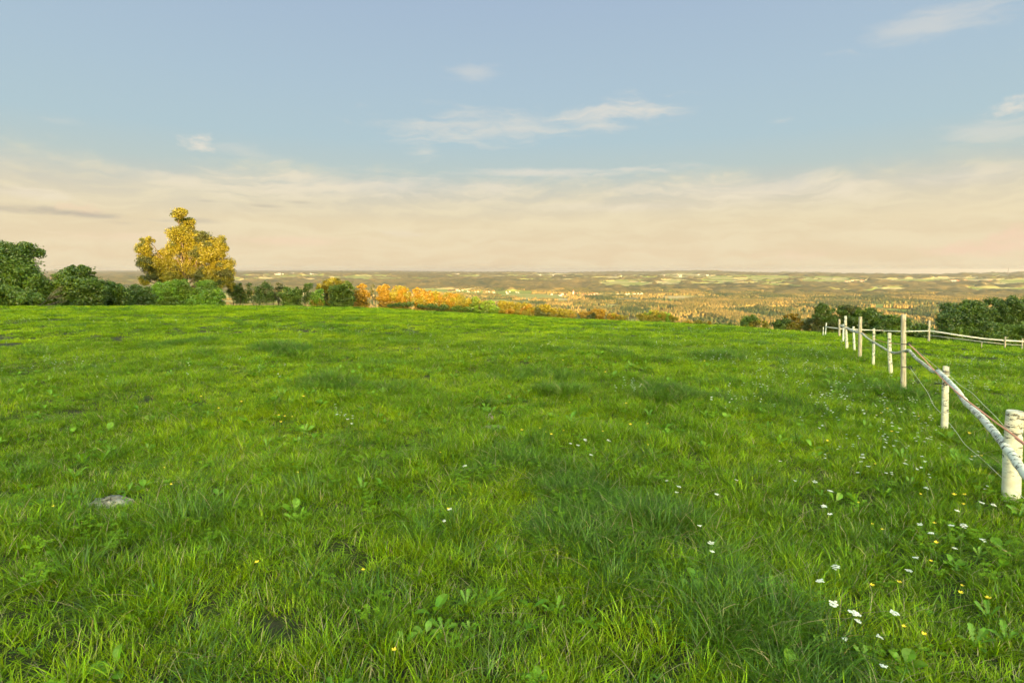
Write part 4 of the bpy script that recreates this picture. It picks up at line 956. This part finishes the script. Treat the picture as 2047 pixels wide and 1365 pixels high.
WN = [(1672, 1152, 1), (1650, 1182, 1), (1643, 1214, 1), (1676, 1240, 1.3), (1788, 1236, 1), (1724, 1250, .7), (1745, 1284, .7), (1626, 976, 1), (1648, 990, 1), (1636, 1018, 1), (1655, 1030, .8), (1836, 1130, .8), (1834, 1160, .9), (1900, 1025, .8), (1898, 1056, .8), (1925, 1064, 1), (1948, 1088, .9), (1838, 1060, .8), (1950, 1010, .9), (1985, 1016, .8),
      (1175, 885, .9), (1205, 888, 1), (1160, 898, .8), (1180, 915, .8), (1140, 888, .7), (921, 940, .9), (905, 1028, .8), (890, 1050, .6), (1345, 980, .9), (1360, 990, .7), (1330, 968, .6), (1395, 1060, .7), (1405, 1095, .9), (1412, 1108, .7), (1435, 992, .8), (1715, 950, .7), (1560, 930, .7), (1740, 940, .8), (1770, 952, .7), (672, 832, .8), (688, 842, .9), (700, 850, .7), (1765, 1340, .7), (1700, 1290, .6), (1590, 965, .6), (1470, 965, .7), (1850, 985, .9), (1815, 935, .8), (1865, 1075, .8), (1905, 1100, .7)]
YN = [(1868, 1040, 1), (1748, 1160, 1), (1801, 1160, 1), (1917, 1178, 1), (1920, 1165, .8), (1982, 1190, 1.2), (1822, 1256, 1), (1803, 1247, .8), (1850, 1118, .8), (1770, 1055, .9), (1745, 1043, .8), (1828, 981, .8), (1760, 926, .8), (1715, 1005, .8), (512, 1116, 1), (718, 1130, .9), (790, 1283, .9), (906, 1012, .9), (1078, 855, .8), (1130, 858, .8), (340, 960, .8), (328, 934, .7), (586, 942, .8), (104, 1010, .8), (1092, 861, .7), (1297, 884, .7), (875, 903, .7), (1950, 912, .8), (1965, 910, .8)]
def copies(spots_, name, label, cat_, group, builder):
    masters = []
    for i, (px, py, s) in enumerate(spots_):
        X, Y = ground(px, py, 1.2, 40, .17 * s); z = hz(X, Y)
        if len(masters) < 5:
            random.seed(900 + i * 7 + len(name)); root = empty(name, (X, Y, z)); sm = MB(); hm = MB(); builder(sm, hm)
            sm.build('stem', M['stem'], root, False); hm.build('blossom', M['petal' if cat_ == 'white flower' else 'yellow'], root, False); masters.append(root)
        else:
            m0 = masters[i % 5]; root = m0.copy(); COL.objects.link(root); root.location = (X, Y, z)
            for c0 in m0.children:
                c1 = c0.copy(); COL.objects.link(c1); c1.parent = root
        root.rotation_euler = (random.uniform(-.12, .12), random.uniform(-.12, .12), random.uniform(0, 6.28)); root.scale = (s, s, s); tag(root, label, cat_, group)
copies(WN, 'umbel_flower', 'white flat topped umbel flower on a thin stem in the near grass', 'white flower', 'white umbel flowers in the near grass', lambda a, b: umbel(a, b, random.uniform(.17, .20), .0165, 12))
copies(YN, 'buttercup', 'single yellow buttercup on a thin stem in the near grass', 'buttercup', 'buttercups in the near grass', lambda a, b: buttercup(a, b, random.uniform(.16, .19)))
for o_ in [o for o in COL.objects if o.name.startswith('buttercup')]: o_.scale *= .85

# ------------------------------------------------------------------ evening haze in one closed box of air
def haze():
    bm = [(-60000, -3000, -330), (60000, -3000, -330), (60000, 47500, -330), (-60000, 47500, -330)]
    top = 44.0
    V = bm + [(x, y, top) for x, y, z in bm]
    Fc = [(0, 3, 2, 1), (4, 5, 6, 7), (0, 1, 5, 4), (1, 2, 6, 5), (2, 3, 7, 6), (3, 0, 4, 7)]
    m = bpy.data.materials.new('haze_air'); m.use_nodes = True; nt = m.node_tree; nt.nodes.clear(); out = nt.nodes.new('ShaderNodeOutputMaterial')
    v = nt.nodes.new('ShaderNodeVolumePrincipled'); v.inputs['Color'].default_value = (.93, .90, .90, 1); v.inputs['Density'].default_value = HAZE; v.inputs['Anisotropy'].default_value = 0.6
    nt.links.new(v.outputs[0], out.inputs['Volume'])
    o = mesh_np('haze', V, Fc, m); tag(o, 'thin evening haze over the far valley', 'haze', None, 'stuff')
HAZE = 3.4e-5
haze()
S.cycles.max_bounces = 6; S.cycles.transparent_max_bounces = 8; S.cycles.volume_bounces = 0
S.cycles.use_denoising = True; S.cycles.denoising_prefilter = 'ACCURATE'
